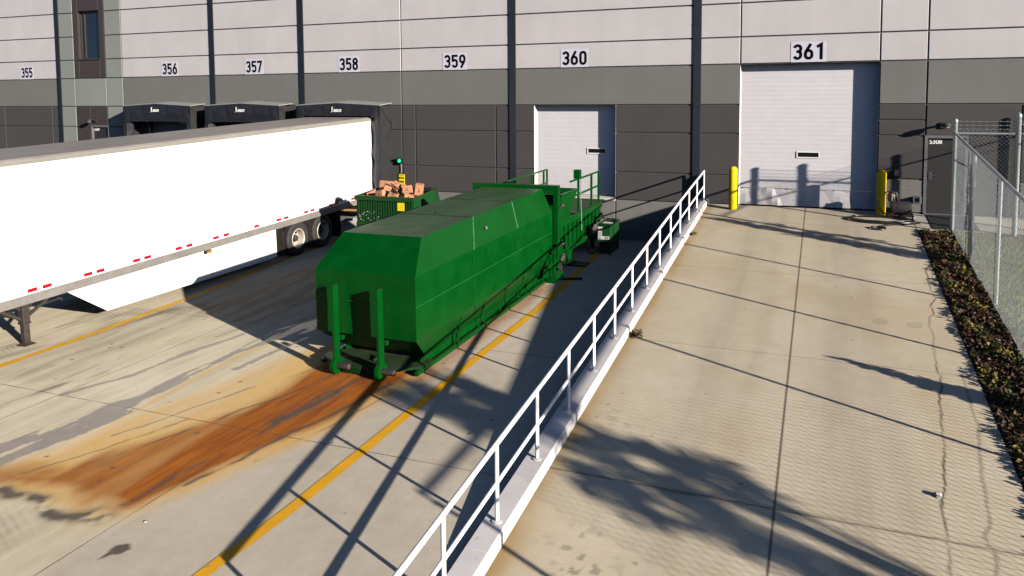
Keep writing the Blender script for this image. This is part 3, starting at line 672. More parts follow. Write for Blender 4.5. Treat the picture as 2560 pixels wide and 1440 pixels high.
# ------------------------------------------------------------------ numbered signs (digits drawn as thick strokes)
def arc(cx, cy, rx, ry, a0, a1, n=12): return [(cx + rx * math.cos(R(a0 + (a1 - a0) * i / n)), cy + ry * math.sin(R(a0 + (a1 - a0) * i / n))) for i in range(n + 1)]
TW = .178
def dpaths(ch):
    l, r, bo, to = TW / 2, .56 - TW / 2, TW / 2, 1 - TW / 2; cx = (l + r) / 2; rx = (r - l) / 2
    if ch == '0': return [arc(cx, to - rx, rx, rx, 0, 180) + arc(cx, bo + rx, rx, rx, 180, 360) + [(r, to - rx)]]
    if ch == '1': return [[(.10, .80), (.355, .955), (.355, 0)]]
    if ch == '3': return [arc(cx, to - rx, rx, rx, 165, 0) + [(r, .68)] + arc(cx, .68, rx, .15, -20, -75, 4) + [(cx - .06, .53)], [(cx - .06, .53)] + arc(cx, .38, rx, .15, 75, 10, 4) + [(r, .36)] + arc(cx, bo + rx, rx, rx, 0, -165)]
    if ch == '5': return [[(r + .06, to), (l + .02, to), (l + .005, .47)], [(l, .50)] + arc(cx, .42, rx, .17, 140, 0, 10) + arc(cx, bo + rx, rx, rx, 0, -165)]
    if ch == '6': return [arc(cx, bo + rx + .11, rx, rx, 0, 180) + arc(cx, bo + rx, rx, rx, 180, 360) + [(r, bo + rx + .11)], [(r - .07, 1.0), (l + .01, .50)]]
    if ch == '7': return [[(l, .80), (l, to), (r, to), (.16, 0)]]
    if ch == '8': return [arc(cx, to - rx + .02, rx * .93, rx * .9, 0, 360, 24), arc(cx, bo + rx, rx, rx, 180, 360) + [(r, .33)] + arc(cx, .36, rx, .17, 0, 180) + [(l, bo + rx)], [(l, .62), (l, .75)], [(r, .62), (r, .75)]]
    if ch == '9': return [[(.56 - x, 1 - y) for x, y in p] for p in dpaths('6')]
def stroke(b, pts, ox, oz, sx, sz, y, t):
    """thick strip along pts in the x-z plane, facing -y"""
    P = []
    for i, p in enumerate(pts):
        a = pts[max(i - 1, 0)]; c = pts[min(i + 1, len(pts) - 1)]
        d1 = Vector((p[0] - a[0], p[1] - a[1])); d2 = Vector((c[0] - p[0], c[1] - p[1]))
        if d1.length < 1e-6: d1 = d2
        if d2.length < 1e-6: d2 = d1
        d1.normalize(); d2.normalize(); n1 = Vector((-d1.y, d1.x)); n2 = Vector((-d2.y, d2.x)); n = (n1 + n2); n.normalize(); k = TW / 2 / max(.45, n.dot(n1))
        P.append((p[0] + n.x * k, p[1] + n.y * k, p[0] - n.x * k, p[1] - n.y * k))
    for i in range(len(P) - 1):
        A, Bq = P[i], P[i + 1]
        f = lambda u, v, yy: (ox + u * sx, yy, oz + v * sz)
        b.hexa([f(A[0], A[1], y), f(A[2], A[3], y), f(Bq[2], Bq[3], y), f(Bq[0], Bq[1], y), f(A[0], A[1], y - t), f(A[2], A[3], y - t), f(Bq[2], Bq[3], y - t), f(Bq[0], Bq[1], y - t)])
SIGNS = {'355': (-30.45, -29.65, 'at the left edge above a blank bay'), '356': (-22.25, -21.38, 'above the leftmost black dock shelter'), '357': (-18.06, -17.20, 'above the middle black dock shelter'), '358': (-13.86, -12.98, 'above the docked white trailer'), '359': (-9.67, -8.77, 'over the bay with the green signal lamp'), '360': (-5.49, -4.58, 'above the smaller white door'), '361': (1.37, 2.31, 'above the large white door at the ramp')}
for num, (x0, x1, where) in SIGNS.items():
    s = thing('number_sign', ((x0 + x1) / 2, -.002, 4.14), f'white sign with black number {num}, {where}', 'sign', 'dock number signs')
    MB().box(x0, x1, -.008, -.002, 4.14, 4.71).build('plate', M['sign'], parent=s)
    b = MB(); H = .44; W = .40 * 1.0; step = (x1 - x0 - .06) / 3; dw = min(step * .84, .265)
    for k, ch in enumerate(num):
        for p in dpaths(ch): stroke(b, p, x0 + .045 + step * k + (step - dw) / 2 - .01, 4.205, dw / .56, H, -.0085, .004)
    b.build('digits', M['digit'], parent=s, fix=False)

# ------------------------------------------------------------------ dock shelters
def shelter(cx, label, drop=2.36):
    w = 1.735; D = .78; s = thing('dock_shelter', (cx, 0, -.3), label, 'dock shelter', 'black fabric dock shelters')
    zb, zt, zp = -.25, 2.98, 3.07
    hood = MB()
    for sg in (-1, 1):
        x0, x1 = (cx - w, cx) if sg < 0 else (cx, cx + w); za, zc = (zt, zp) if sg < 0 else (zp, zt)
        hood.hexa([(x0, -D, za - .025), (x1, -D, zc - .025), (x1, -.002, zc + .04), (x0, -.002, za + .04), (x0, -D, za), (x1, -D, zc), (x1, -.002, zc + .07), (x0, -.002, za + .07)])
    hood.build('hood', M['sheet_top'], parent=s)
    for sg in (-1, 1):
        xo = cx + sg * w; xi = xo - sg * .05
        MB().box(min(xo, xi), max(xo, xi), -D, -.002, zb, zt - .03).build('side_panel', M['vinyl_side'], parent=s)
        st = MB(); st.tube([(xo + sg * .015, -D + .05, zt - .1), (xo + sg * .015, -.06, 2.30)], .018, 6).box(xo + sg * .002 - .02, xo + sg * .002 + .05, -.10, -.004, 2.15, 2.42)
        st.build('strut', M['black'], parent=s)
        # side curtain with a ragged fold
        b = MB(); n = 9; z0, z1 = zb, 2.62
        for j in range(n + 1):
            z = z0 + (z1 - z0) * j / n; jit = .02 * math.sin(j * 2.3 + cx)
            xin = cx + sg * (1.36 + jit); xm = cx + sg * 1.56
            b.v += [(xi, -D + .01, z), (xm, -D - .03 + jit, z), (xin, -D + .10 + jit * 2, z), (xin, -D + .16, z), (xi, -D + .08, z)]
        for j in range(n):
            for k in range(4): q = j * 5 + k; b.f.append((q, q + 1, q + 6, q + 5)); b.m.append(0)
        b.build('side_curtain', M['black2'], parent=s)
    # head curtain: several overlapping fabric flaps under a board
    b = MB(); segs = [-1.685, -1.36, -.62, 0, .62, 1.36, 1.685]
    for k in range(6):
        x0, x1 = cx + segs[k], cx + segs[k + 1]; zA = zt - .02 + (zp - zt) * (1 - abs(segs[k]) / w); zB = zt - .02 + (zp - zt) * (1 - abs(segs[k + 1]) / w)
        zl = drop if 0 < k < 5 else drop - .06; off = .006 * (k % 2)
        P = []
        for i in range(5):
            u = i / 4; x = x0 + (x1 - x0) * u; zt_ = zA + (zB - zA) * u; bulge = .02 * math.sin(u * PI)
            P.append([(x, -D - .012 - off, zt_), (x, -D - .03 - off - bulge, (zt_ + zl) / 2), (x, -D - .02 - off, zl + .01 * math.sin(u * 9 + k))])
        b0 = len(b.v)
        for r_ in P: b.v += r_
        for i in range(4):
            for j in range(2): q = b0 + i * 3 + j; b.f.append((q, q + 3, q + 4, q + 1)); b.m.append(0)
    b.build('head_curtain', M['black2'], parent=s, smooth=False)
    bk = MB().box(cx - w + .05, cx + w - .05, -D + .02, -.3, 2.62, 2.92).build('head_frame', M['black'], parent=s)
    MB().box(cx - w, cx + w, -D - .004, -D + .001, zt - .035, zt - .012).build('edge_trim', M['alu'], parent=s)
    base = Vector(s['base'])
    t = text_mesh('SERCO', .125, M['logo'], 'logo', s, shear=.3, bold=.006, sx=.82, ext=.004); t.location = Vector((cx - .10, -D - .075, 2.745)) - base
    t2 = MB(); stroke_pts = [(.16, .95), (.10, 1.0), (.075, .72), (.10, .45), (.06, .1), (-.04, .0)]
    b2 = MB()
    for p0, p1 in zip(stroke_pts[:-1], stroke_pts[1:]): b2.bar((cx - .20 + p0[0] * .55, -D - .075, 2.72 + p0[1] * .2), (cx - .20 + p1[0] * .55, -D - .075, 2.72 + p1[1] * .2), .026, .006)
    b2.build('emblem', M['logo'], parent=s)
    return s
shelter(-21.80, 'black dock shelter with a grey door showing, first from the left'); shelter(-17.632, 'black dock shelter half hidden by the trailer roof, in the middle of the row'); shelter(-13.416, 'black dock shelter with the white trailer backed into it', 2.60)

# ------------------------------------------------------------------ signal lamp, lamps, wall boxes
s = thing('signal_light', (-11.32, 0, 0), 'green dock signal lamp on a conduit above a yellow sign', 'signal')
MB().box(-11.46, -11.24, -.13, -.004, .95, 1.13).build('housing', M['green_dark'], parent=s, bevel=.01)
hd = MB(); hd.prism([(-11.46, -.13, 1.13), (-11.24, -.13, 1.13), (-11.28, -.30, 1.10), (-11.42, -.30, 1.10)], (0, 0, .012)); hd.build('visor', M['black'], parent=s)
MB().lathe([(.06, -.142), (.06, -.13)], (-11.34, 0, 1.035), 'y', 18).build('lens', M['lens'], parent=s)
MB().tube([(-11.33, -.03, .58), (-11.33, -.03, .95)], .016, 8).build('conduit', M['alu'], parent=s)
sg = MB().box(-11.43, -11.21, -.03, -.004, -.12, .56).build('sign_plate', M['yellow_sign'], parent=s)
MB().box(-11.44, -11.20, -.034, -.002, .56, .60).build('sign_edge', M['black'], parent=s)
for k, tx in enumerate(['MOVE ON', 'GREEN', 'ONLY']):
    t = text_mesh(tx, .088, M['digit'], 'lettering', sg, bold=.002, align='CENTER', sx=.55 if k == 0 else .8, ext=.001); t.location = Vector((-11.32, -.034, .40 - .13 * k)) - Vector(s['base'])
for z in (.075, .51): MB().box(-11.42, -11.22, -.0335, -.03, z, z + .012).build('rule', M['digit'], parent=sg)
def lamp(x, z, label):
    L = thing('wall_lamp', (x, 0, z), label, 'lamp', 'lamps over the steel doors')
    MB().box(x - .09, x + .06, -.05, -.002, z - .09, z + .06).build('bracket', M['black'], parent=L)
    MB().tube([(x, -.04, z), (x, -.16, z + .03), (x, -.28, z + .02)], .03, 8).build('arm', M['black'], parent=L)
    b = MB(); b.lathe([(.02, .05), (.10, .04), (.12, .0), (.115, -.05), (.09, -.06)], (x, -.33, z + .01), 'z', 16); b.build('shade', M['black'], parent=L, smooth=True)
    MB().lathe([(.075, -.075), (.085, -.06)], (x, -.33, z + .01), 'z', 16).build('lens', M['label'], parent=L)
lamp(5.25, 2.40, 'black wall lamp above the steel door marked S308'); lamp(-26.0, 2.37, 'black wall lamp on the brown panel above door S307')
b = thing('junction_box', (4.16, 0, 1.0), 'small dark square box high beside the S308 door', 'wall box'); MB().box(4.08, 4.25, -.09, -.002, .98, 1.16).build('box', M['steel_door'], parent=b, bevel=.01)
b = thing('hose_bib_box', (4.66, 0, .33), 'grey framed tap box low on the wall left of the S308 door', 'wall box'); MB().box(4.56, 4.72, -.20, -.002, .30, .46).build('box', M['black'], parent=b, bevel=.01); MB().box(4.54, 4.74, -.215, -.20, .28, .48).build('frame', M['alu'], parent=b, bevel=.006); MB().box(4.585, 4.695, -.225, -.215, .325, .435).build('cover', M['steel_door'], parent=b, bevel=.006)

# ------------------------------------------------------------------ landing, bed, lawn beyond the fence
def slope_quad(name, x0, x1, y0, y1, mat, dz=0., n=12):
    b = MB()
    for i in range(n):
        a, c = y0 + (y1 - y0) * i / n, y0 + (y1 - y0) * (i + 1) / n
        b.quad([(x0, a, zramp(a) + dz), (x1, a, zramp(a) + dz), (x1, c, zramp(c) + dz), (x0, c, zramp(c) + dz)])
    return struct(b.build(name, mat))
slope_quad('path', 4.5, 16, -1.72, .33, M['path'], .006, 4)
b = MB(); b.hexa([(4.5, -1.78, -.26), (5.24, -1.78, -.26), (5.24, -1.72, -.26), (4.5, -1.72, -.26), (4.5, -1.78, -.165), (5.24, -1.78, -.165), (5.24, -1.72, -.16), (4.5, -1.72, -.16)]); struct(b.build('kerb', M['concrete_pale']))
dm = MB(); dm.hexa([(4.86, -1.62, zramp(-1.62) + .008), (5.9, -1.62, zramp(-1.62) + .008), (5.9, -.16, zramp(-.16) + .008), (4.86, -.16, zramp(-.16) + .008), (4.87, -1.61, zramp(-1.62) + .022), (5.9, -1.61, zramp(-1.62) + .022), (5.9, -.17, zramp(-.16) + .022), (4.87, -.17, zramp(-.16) + .022)])
tag(dm.build('door_mat', M['mat_door'], loc=(5.3, -.9, -.1)), 'black rubber mat on the landing in front of steel door S308', 'mat')
slope_quad('soil', 4.5, 5.32, -24, -1.78, M['soil'], -.02, 30)
slope_quad('lawn', 5.32, 60, -24, -1.72, M['grass_ground'], -.01, 30)

def leaf_mesh(name, centers, size, colf, mat, flat=.5):
    """many single leaves: a folded quad each"""
    b = MB(); cols = []
    for (c, s) in centers:
        d = Vector((random.gauss(0, 1), random.gauss(0, 1), random.gauss(0, flat))).normalized(); u = Vector((random.gauss(0, 1), random.gauss(0, 1), random.gauss(0, 1))); a = d.cross(u).normalized()
        L = size * s; W = L * .38; nrm = d.cross(a); c = Vector(c)
        b.v += [tuple(c), tuple(c + d * L * .5 + a * W + nrm * W * .3), tuple(c + d * L), tuple(c + d * L * .5 - a * W + nrm * W * .3)]
        i = len(b.v) - 4; b.f += [(i, i + 1, i + 2, i + 3)]; b.m.append(0); col = colf(c); cols += [(*col, 1)] * 4
    return b, cols
def bedcol(c):
    n = math.sin(c.x * 9 + c.y * 2.7) + math.sin(c.y * 6.1 + 1) + random.gauss(0, .9)
    if n > 1.0: base = (.16, .12, .02)
    elif n > -.2: base = (.035, .040, .012)
    else: base = (.075, .032, .018)
    f = random.uniform(.5, 1.35); return tuple(x * f for x in base)
cs = []
for k in range(19000):
    y = -1.85 - (random.random() ** 1.15) * 17; x = random.uniform(4.55, 5.34)
    if x < 4.53 + .04 * math.sin(y * 7) : x += .05
    h = .05 + .03 * math.sin(x * 11 + y * 3) + .025 * math.sin(y * 7.3)
    cs.append((Vector((x, y, zramp(y) + random.random() ** .7 * max(.03, h))), random.uniform(.5, 1.3)))
b, cols = leaf_mesh('ground_cover', cs, .07, bedcol, M['leaf'], .45); stuff(b.build('ground_cover', M['leaf'], colors=cols, fix=False))
b = MB(); cols = []
for k in range(26000):
    y = -1.75 - random.random() ** 1.1 * 16; x = 5.34 + random.random() ** 1.8 * 5; z = zramp(y) - .015; a = random.uniform(0, 2 * PI); h = random.uniform(.05, .11); w = .006; lean = random.uniform(0, .05); t = random.uniform(0, 6.28)
    b.v += [(x - w * math.cos(a), y - w * math.sin(a), z), (x + w * math.cos(a), y + w * math.sin(a), z), (x + lean * math.cos(t), y + lean * math.sin(t), z + h)]; i = len(b.v) - 3; b.f.append((i, i + 1, i + 2)); b.m.append(0)
    q = vn = math.sin(x * 2.1 + y * 1.3) + math.sin(y * .9 - x) + random.gauss(0, .7); base = (.13, .19, .025) if q > -.3 else (.14, .105, .04); f = random.uniform(.6, 1.4); cols += [(*[c * f for c in base], 1)] * 3
stuff(b.build('grass', M['leaf'], colors=cols, fix=False))

rl = thing('handrail', (-1.0, -9, -1), 'white steel pipe handrail climbing along the ramp kerb to the warehouse', 'railing')
def rz(y): return -.107 * abs(y) + .15
RX = -.985
py = [-.28 - 1.285 * k for k in range(15)]
TOPH = .885
def rx(y): return -.955 + .0 * y - (.03 * min(1, abs(y) / 4))
top = MB(); top.tube([(rx(0), py[0] + .0, rz(py[0]) + TOPH)] + [(rx(y), y, rz(y) + TOPH) for y in py[1:]], .030, 10); top.build('top_rail', M['rail_white'], parent=rl, smooth=True)
mid = MB(); mid.tube([(rx(y), y, rz(y) + .44) for y in py], .024, 10); mid.build('mid_rail', M['rail_white'], parent=rl, smooth=True)
for y in py:
    p = MB().tube([(rx(y), y, rz(y) - .02), (rx(y), y, rz(y) + TOPH - .02)], .025, 10).build('post', M['rail_white'], parent=rl, smooth=True)
    MB().lathe([(.062, 0), (.062, .008), (.03, .014)], (rx(y), y, rz(y) + .0), 'z', 14).build('base_flange', M['kerb'], parent=p)

# ------------------------------------------------------------------ bollards
def bollard(x, y, z, label):
    o = MB().lathe([(.118, -.02), (.118, 1.13), (.113, 1.17), (.095, 1.205), (.065, 1.228), (.03, 1.238), (0, 1.24)], (x, y, z), 'z', 28).build('bollard', M['yellow'], loc=(x, y, z), smooth=True)
    tag(o, label, 'bollard', 'yellow bollards by the drive-in door')
bollard(-.10, -.52, zramp(-.52), 'yellow round-topped bollard between the handrail and the large white door'); bollard(3.75, -.52, zramp(-.52), 'yellow round-topped bollard with black hose looped around its foot')

# ------------------------------------------------------------------ hoses and pump
def zr(x, y): return zramp(y)
def hose(pts, r, mat, label, res=10):
    P = []
    n = len(pts)
    for i in range(n - 1):
        p0, p1, p2, p3 = [Vector(pts[max(0, min(n - 1, i + k))]) for k in (-1, 0, 1, 2)]
        for t in range(res):
            u = t / res; P.append(.5 * ((2 * p1) + (p2 - p0) * u + (2 * p0 - 5 * p1 + 4 * p2 - p3) * u * u + (3 * p1 - p0 - 3 * p2 + p3) * u ** 3))
    P.append(Vector(pts[-1])); o = MB().tube(P, r, 8).build('hose', mat, loc=pts[0], smooth=True); return o
def loop(cx, cy, rx_, ry_, a0, a1, h, n=14): return [(cx + rx_ * math.cos(R(a0 + (a1 - a0) * i / n)), cy + ry_ * math.sin(R(a0 + (a1 - a0) * i / n)), zr(0, cy + ry_ * math.sin(R(a0 + (a1 - a0) * i / n))) + h + .008 * (i % 3)) for i in range(n + 1)]
pts = loop(3.72, -1.02, .78, .36, 15, 380, .03) + loop(3.66, -1.02, .68, .30, 25, 330, .045) + [(4.25, -1.15, zr(0, -1.1) + .05), (4.45, -.95, -.06), (4.5, -.75, .0), (4.42, -.45, .16), (4.2, -.28, .25), (4.05, -.25, .2)]
tag(hose(pts, .027, M['hose'], ''), 'thick black hose coiled in wide loops on the ramp by the right bollard', 'hose')
pts = loop(3.62, -1.86, .16, .14, 100, 440, .022, 10) + [(3.9, -1.5, zr(0, -1.5) + .03), (4.3, -1.35, zr(0, -1.35) + .03), (4.62, -1.22, zr(0, -1.2) + .04)]
tag(hose(pts, .022, M['hose'], ''), 'black hose end with a small coiled tip lying nearest the camera', 'hose')
pts = [(3.93 + .24 * math.cos(R(a)), -.62 - .02 * math.sin(R(2 * a)), .32 + .30 * math.sin(R(a))) for a in range(-80, 275, 24)]
tag(hose(pts, .016, M['hose_red'], ''), 'dark red hose standing in an upright ring against the bollard', 'hose')
pu = thing('pump', (4.15, -.42, -.05), 'black pump with chrome fittings on the ground right of the yellow bollard', 'pump')
MB().lathe([(.0, -.02), (.17, 0), (.18, .06), (.18, .44), (.15, .50), (0, .52)], (4.0, -.36, .17), 'x', 18).build('tank', M['black'], parent=pu, smooth=True)
MB().lathe([(.09, 0), (.10, .05), (.10, .2), (.06, .26)], (4.02, -.36, .34), 'z', 14).build('motor', M['hose'], parent=pu, smooth=True)
MB().tube([(3.9, -.36, .55), (3.95, -.4, .60), (4.12, -.4, .60), (4.16, -.36, .5)], .016, 8).tube([(4.02, -.46, .36), (4.02, -.46, .56)], .014, 8).build('fitting', M['chrome'], parent=pu, smooth=True)
MB().box(3.92, 4.5, -.52, -.24, -.05, -.0).build('skid', M['steel_door'], parent=pu)
MB().lathe([(0, -.02), (.05, 0), (.05, .1), (.03, .14)], (4.52, -.78, -.03), 'y', 12).build('coupling', M['chrome'], parent=pu, smooth=True)

# ------------------------------------------------------------------ chain link fence
def chain_panel(b, p0, p1, z0f, z1f, sp=.072, r=.0025, y_off=.004):
    """diamond mesh between ground points p0->p1; z0f/z1f give bottom and top height at distance s"""
    p0 = Vector(p0); p1 = Vector(p1); L = (p1 - p0).length; d = (p1 - p0).normalized(); nrm = Vector((-d.y, d.x, 0))
    H = 2.45; dx = sp * math.sqrt(2)
    k = int(-H / dx) - 1
    def sample(s0, sgn, off):
        # wire runs s=s0+h (or s0-h) as height h above the bottom goes 0..H
        h0, h1 = 0., H
        if sgn > 0: h0 = max(h0, -s0); h1 = min(h1, L - s0)
        else: h0 = max(h0, s0 - L); h1 = min(h1, s0)
        if h1 - h0 < .03: return
        P = []
        nseg = 4
        for i in range(nseg + 1):
            h = h0 + (h1 - h0) * i / nseg; s = s0 + sgn * h; q = p0 + d * s; zb, zt = z0f(s), z1f(s); P.append((q.x + nrm.x * off, q.y + nrm.y * off, zb + (zt - zb) * h / H))
        b.tube(P, r, 3, cap=False)
    i = 0
    while k * dx < L: sample(k * dx, 1, .0025); k += 1
    k = 0
    while k * dx < L + H: sample(k * dx, -1, -.0025); k += 1
FX = 5.25
fe = thing('chain_link_fence', (FX, -6, -.6), 'galvanised chain link fence sloping down beside the planted strip and ramp', 'fence')
fy = [-1.85, -4.30, -6.97, -9.66, -12.75, -15.9, -18.6]
Fh = 2.45
b = MB(); L = 15.8
chain_panel(b, (FX, -1.85, 0), (FX, -1.85 - L, 0), lambda s: zramp(-1.85 - s) + .02, lambda s: zramp(-1.85 - s) + Fh + .02)
b.build('chain_mesh', M['wire'], parent=fe, fix=False)
tr = MB(); pts = [(FX, y, zramp(y) + Fh) for y in fy]; tr.tube(pts, .031, 10); tr.build('top_rail', M['galv'], parent=fe, smooth=True)
MB().tube([(FX + .01, -1.85 - s, zramp(-1.85 - s) + .06 + .008 * math.sin(s * 5)) for s in np.linspace(0, L, 40)], .005, 5).build('tension_wire', M['wire'], parent=fe)
for i, y in enumerate(fy[1:]):
    p = MB().tube([(FX + .04, y, zramp(y) - .1), (FX + .05, y, zramp(y) + Fh - .06)], .030, 10).build('post', M['galv'], parent=fe, smooth=True)
    c = MB(); c.lathe([(.040, 0), (.040, .05), (.03, .06)], (FX + .045, y, zramp(y) + Fh - .10), 'z', 12); c.build('rail_clamp', M['galv'], parent=p, smooth=True)
fc = thing('chain_link_fence', (FX, -1.85, -.2), 'level chain link fence panel with barbed wire joining the corner post by the S308 landing', 'fence')
X2 = 6.56; X3 = 8.3
b = MB(); chain_panel(b, (FX, -1.86, 0), (X3, -1.86, 0), lambda s: -.2, lambda s: 2.34, .066, .0022)
b.build('chain_mesh', M['wire'], parent=fc, fix=False)
cp = MB().lathe([(.048, -.4), (.048, 2.52), (.054, 2.53), (.054, 2.57), (.03, 2.605), (0, 2.615)], (FX, -1.86, 0), 'z', 14).build('corner_post', M['galv'], parent=fc, smooth=True)
c2 = MB().lathe([(.058, -.4), (.058, 2.64), (.064, 2.65), (.064, 2.70), (.036, 2.745), (0, 2.76)], (X2, -1.86, 0), 'z', 14).build('gate_post', M['galv'], parent=fc, smooth=True)
MB().tube([(X2, -1.86, 2.5), (X2 + .45, -2.0, 2.36)], .02, 6).build('barb_arm', M['galv'], parent=c2)
MB().tube([(FX, -1.87, 2.25), (X3, -1.87, 2.25)], .024, 8).build('top_rail', M['galv'], parent=fc, smooth=True)
for z in (2.36, 2.45, 2.545):
    b = MB(); b.tube([(FX, -1.86, z), ((FX + X2) / 2, -1.86, z - .006), (X2, -1.86, z), (X3, -1.86, z)], .004, 5)
    for k in range(20): x = FX + .1 + k * .14; b.tube([(x - .012, -1.875, z - .018), (x + .012, -1.845, z + .018)], .0025, 4).tube([(x + .012, -1.875, z - .018), (x - .012, -1.845, z + .018)], .0025, 4)
    b.build('barbed_wire', M['wire'], parent=fc, fix=False)

# third run, beyond the gate post, square to the wall
f3 = thing('chain_link_fence', (X3, -1.86, -.2), 'tall chain link fence run square to the warehouse wall, beyond the barbed wire panel', 'fence')
b = MB(); chain_panel(b, (X3, -.1, 0), (X3, -5.2, 0), lambda s: -.1 - .1 * s, lambda s: 2.55, .07, .0022); b.build('chain_mesh', M['wire'], parent=f3, fix=False)
for y, zt__ in ((-.75, 3.1), (-1.86, 2.88), (-5.2, 2.9)): MB().lathe([(.052, -.8), (.052, zt__ - .1), (.058, zt__ - .09), (.058, zt__ - .05), (.03, zt__), (0, zt__ + .01)], (X3, y, 0), 'z', 14).build('post', M['galv'], parent=f3, smooth=True)
MB().tube([(X3, -.1, 2.55), (X3, -5.2, 2.55)], .024, 8).build('top_rail', M['galv'], parent=f3, smooth=True)
for z in (2.62, 2.70, 2.78, 2.86): MB().tube([(X3, -.75, z), (X3, -5.2, z)], .006, 5).build('barbed_wire', M['wire'], parent=f3)

# ------------------------------------------------------------------ semi trailer (built in its own frame, nose low)
tl = thing('semi_trailer', (-13.40, 0, -.105), 'long white box trailer with grey bottom rail, backed into a black dock shelter', 'trailer', local=True, rot=(math.atan(.0405), 0, 0))
HW, Y0, Y1, TH = 1.30, -16.4, -.30, 2.57
b = MB(); b.box(-HW, HW, Y0, Y1, 0, TH)
for k in range(13):      # panel splices with their rivets
    y = -1.0 - 1.23 * k
    if y < Y0 + .2: break
    b.box(HW, HW + .003, y - .05, y + .05, .12, TH - .01)
    for q in range(34):
        for s_ in (-.035, .035): b.box(HW + .002, HW + .0065, y + s_ - .005, y + s_ + .005, .16 + q * .07, .17 + q * .07)
b.build('body', M['trailer_white'], parent=tl)
def scuffs():
    for (y, z, l, h) in [(-2.95, .10, .55, .10), (-2.6, .17, .25, .03), (-5.9, .07, .35, .025), (-8.75, .62, .02, .02), (-2.2, .24, .2, .012)]:
        MB().prism([(HW + .004, y, z), (HW + .004, y + l, z), (HW + .004, y + l * .8, z + h), (HW + .004, y + l * .15, z + h)], (.002, 0, 0)).build('scuff_mark', M['trailer_grey'], parent=tl)
scuffs()
rf = MB(); n = 16
for i in range(n):
    ya, yc = Y0 + (Y1 - Y0) * i / n, Y0 + (Y1 - Y0) * (i + 1) / n
    rf.hexa([(-HW - .01, ya, TH + .075), (HW + .01, ya, TH + .075), (HW + .01, yc, TH + .075), (-HW - .01, yc, TH + .075), (-HW + .06, ya, TH + .115), (HW - .06, ya, TH + .115), (HW - .06, yc - .0, TH + .115), (-HW + .06, yc, TH + .115)])
rf.box(HW - .02, HW + .012, Y0, Y1, TH + .062, TH + .08)
rf.build('roof', M['trailer_roof'], parent=tl)
b = MB()
for s_ in (-1, 1): b.box(min(s_ * HW, s_ * (HW + .014)), max(s_ * HW, s_ * (HW + .014)), Y0, Y1 + .01, TH - .005, TH + .062)
b.build('top_rail', M['trailer_trim'], parent=tl)
b = MB()
for s_ in (-1, 1):
    b.box(min(s_ * (HW - .05), s_ * (HW + .012)), max(s_ * (HW - .05), s_ * (HW + .012)), Y0, Y1, -.175, .006)
    b.box(min(s_ * HW, s_ * (HW + .022)), max(s_ * HW, s_ * (HW + .022)), Y0, Y1, -.012, .008)
    for k in range(130): y = Y0 + .06 + k * .123; b.box(min(s_ * HW, s_ * (HW + .016)), max(s_ * HW, s_ * (HW + .016)), y - .008, y + .008, -.05, -.035)
b.build('bottom_rail', M['trailer_grey'], parent=tl)
b = MB(); b.box(-HW + .05, HW - .05, Y0, Y1, -.06, -.004)
for k in range(50): y = Y0 + .2 + k * .32; b.box(-HW + .05, HW - .05, y - .03, y + .03, -.17, -.06)
b.build('floor_frame', M['flap'], parent=tl)
for (y, l) in [(-13.01, .17), (-12.70, .17), (-11.77, .17), (-11.47, .17), (-10.53, .17), (-10.22, .17), (-9.30, .17), (-8.96, .17), (-8.07, .17), (-7.70, .17), (-6.54, .17), (-5.60, .17), (-5.29, .17), (-4.36, .17), (-4.05, .17), (-3.11, .17), (-2.80, .17), (-1.88, .17), (-14.25, .17), (-13.95, .17), (-15.5, .17), (-15.2, .17)]:
    MB().box(HW + .0035, HW + .008, y - l * .58, y + l * .58, .040, .112).build('reflector', M['red'], parent=tl)
mk = MB().box(HW - .01, HW + .06, -8.50, -8.28, -.255, -.178).build('side_marker', M['flap'], parent=tl, bevel=.01); MB().box(HW + .055, HW + .085, -8.46, -8.32, -.245, -.188).build('lens', M['amber'], parent=mk, bevel=.008)
# skirts: plain right one seen, left one the same
for s_ in (-1, 1):
    x = s_ * (HW - .02); b = MB(); b.prism([(x, -5.74, -.18), (x, -5.74, -.965), (x, -6.1, -.975), (x, -11.36, -.848), (x, -12.26, -.18)], (-.012 * s_, 0, 0))
    for k, y in enumerate([-6.05, -6.8, -7.6, -8.45, -9.2, -10.0, -10.75, -11.25]):
        for z in (-.50, -.545) if k % 2 else (-.72, -.765): b.box(x, x + .008 * s_, y - .010, y + .010, z, z + .018)
    b.box(x - .001, x + .003 * s_, -9.76, -9.75, -.9, -.18)
    b.build('skirt', M['trailer_white'], parent=tl)
b = MB(); b.box(HW - .018, HW - .014, -6.3, -5.85, -.265, -.235); b.build('skirt_label', M['trailer_trim'], parent=tl)
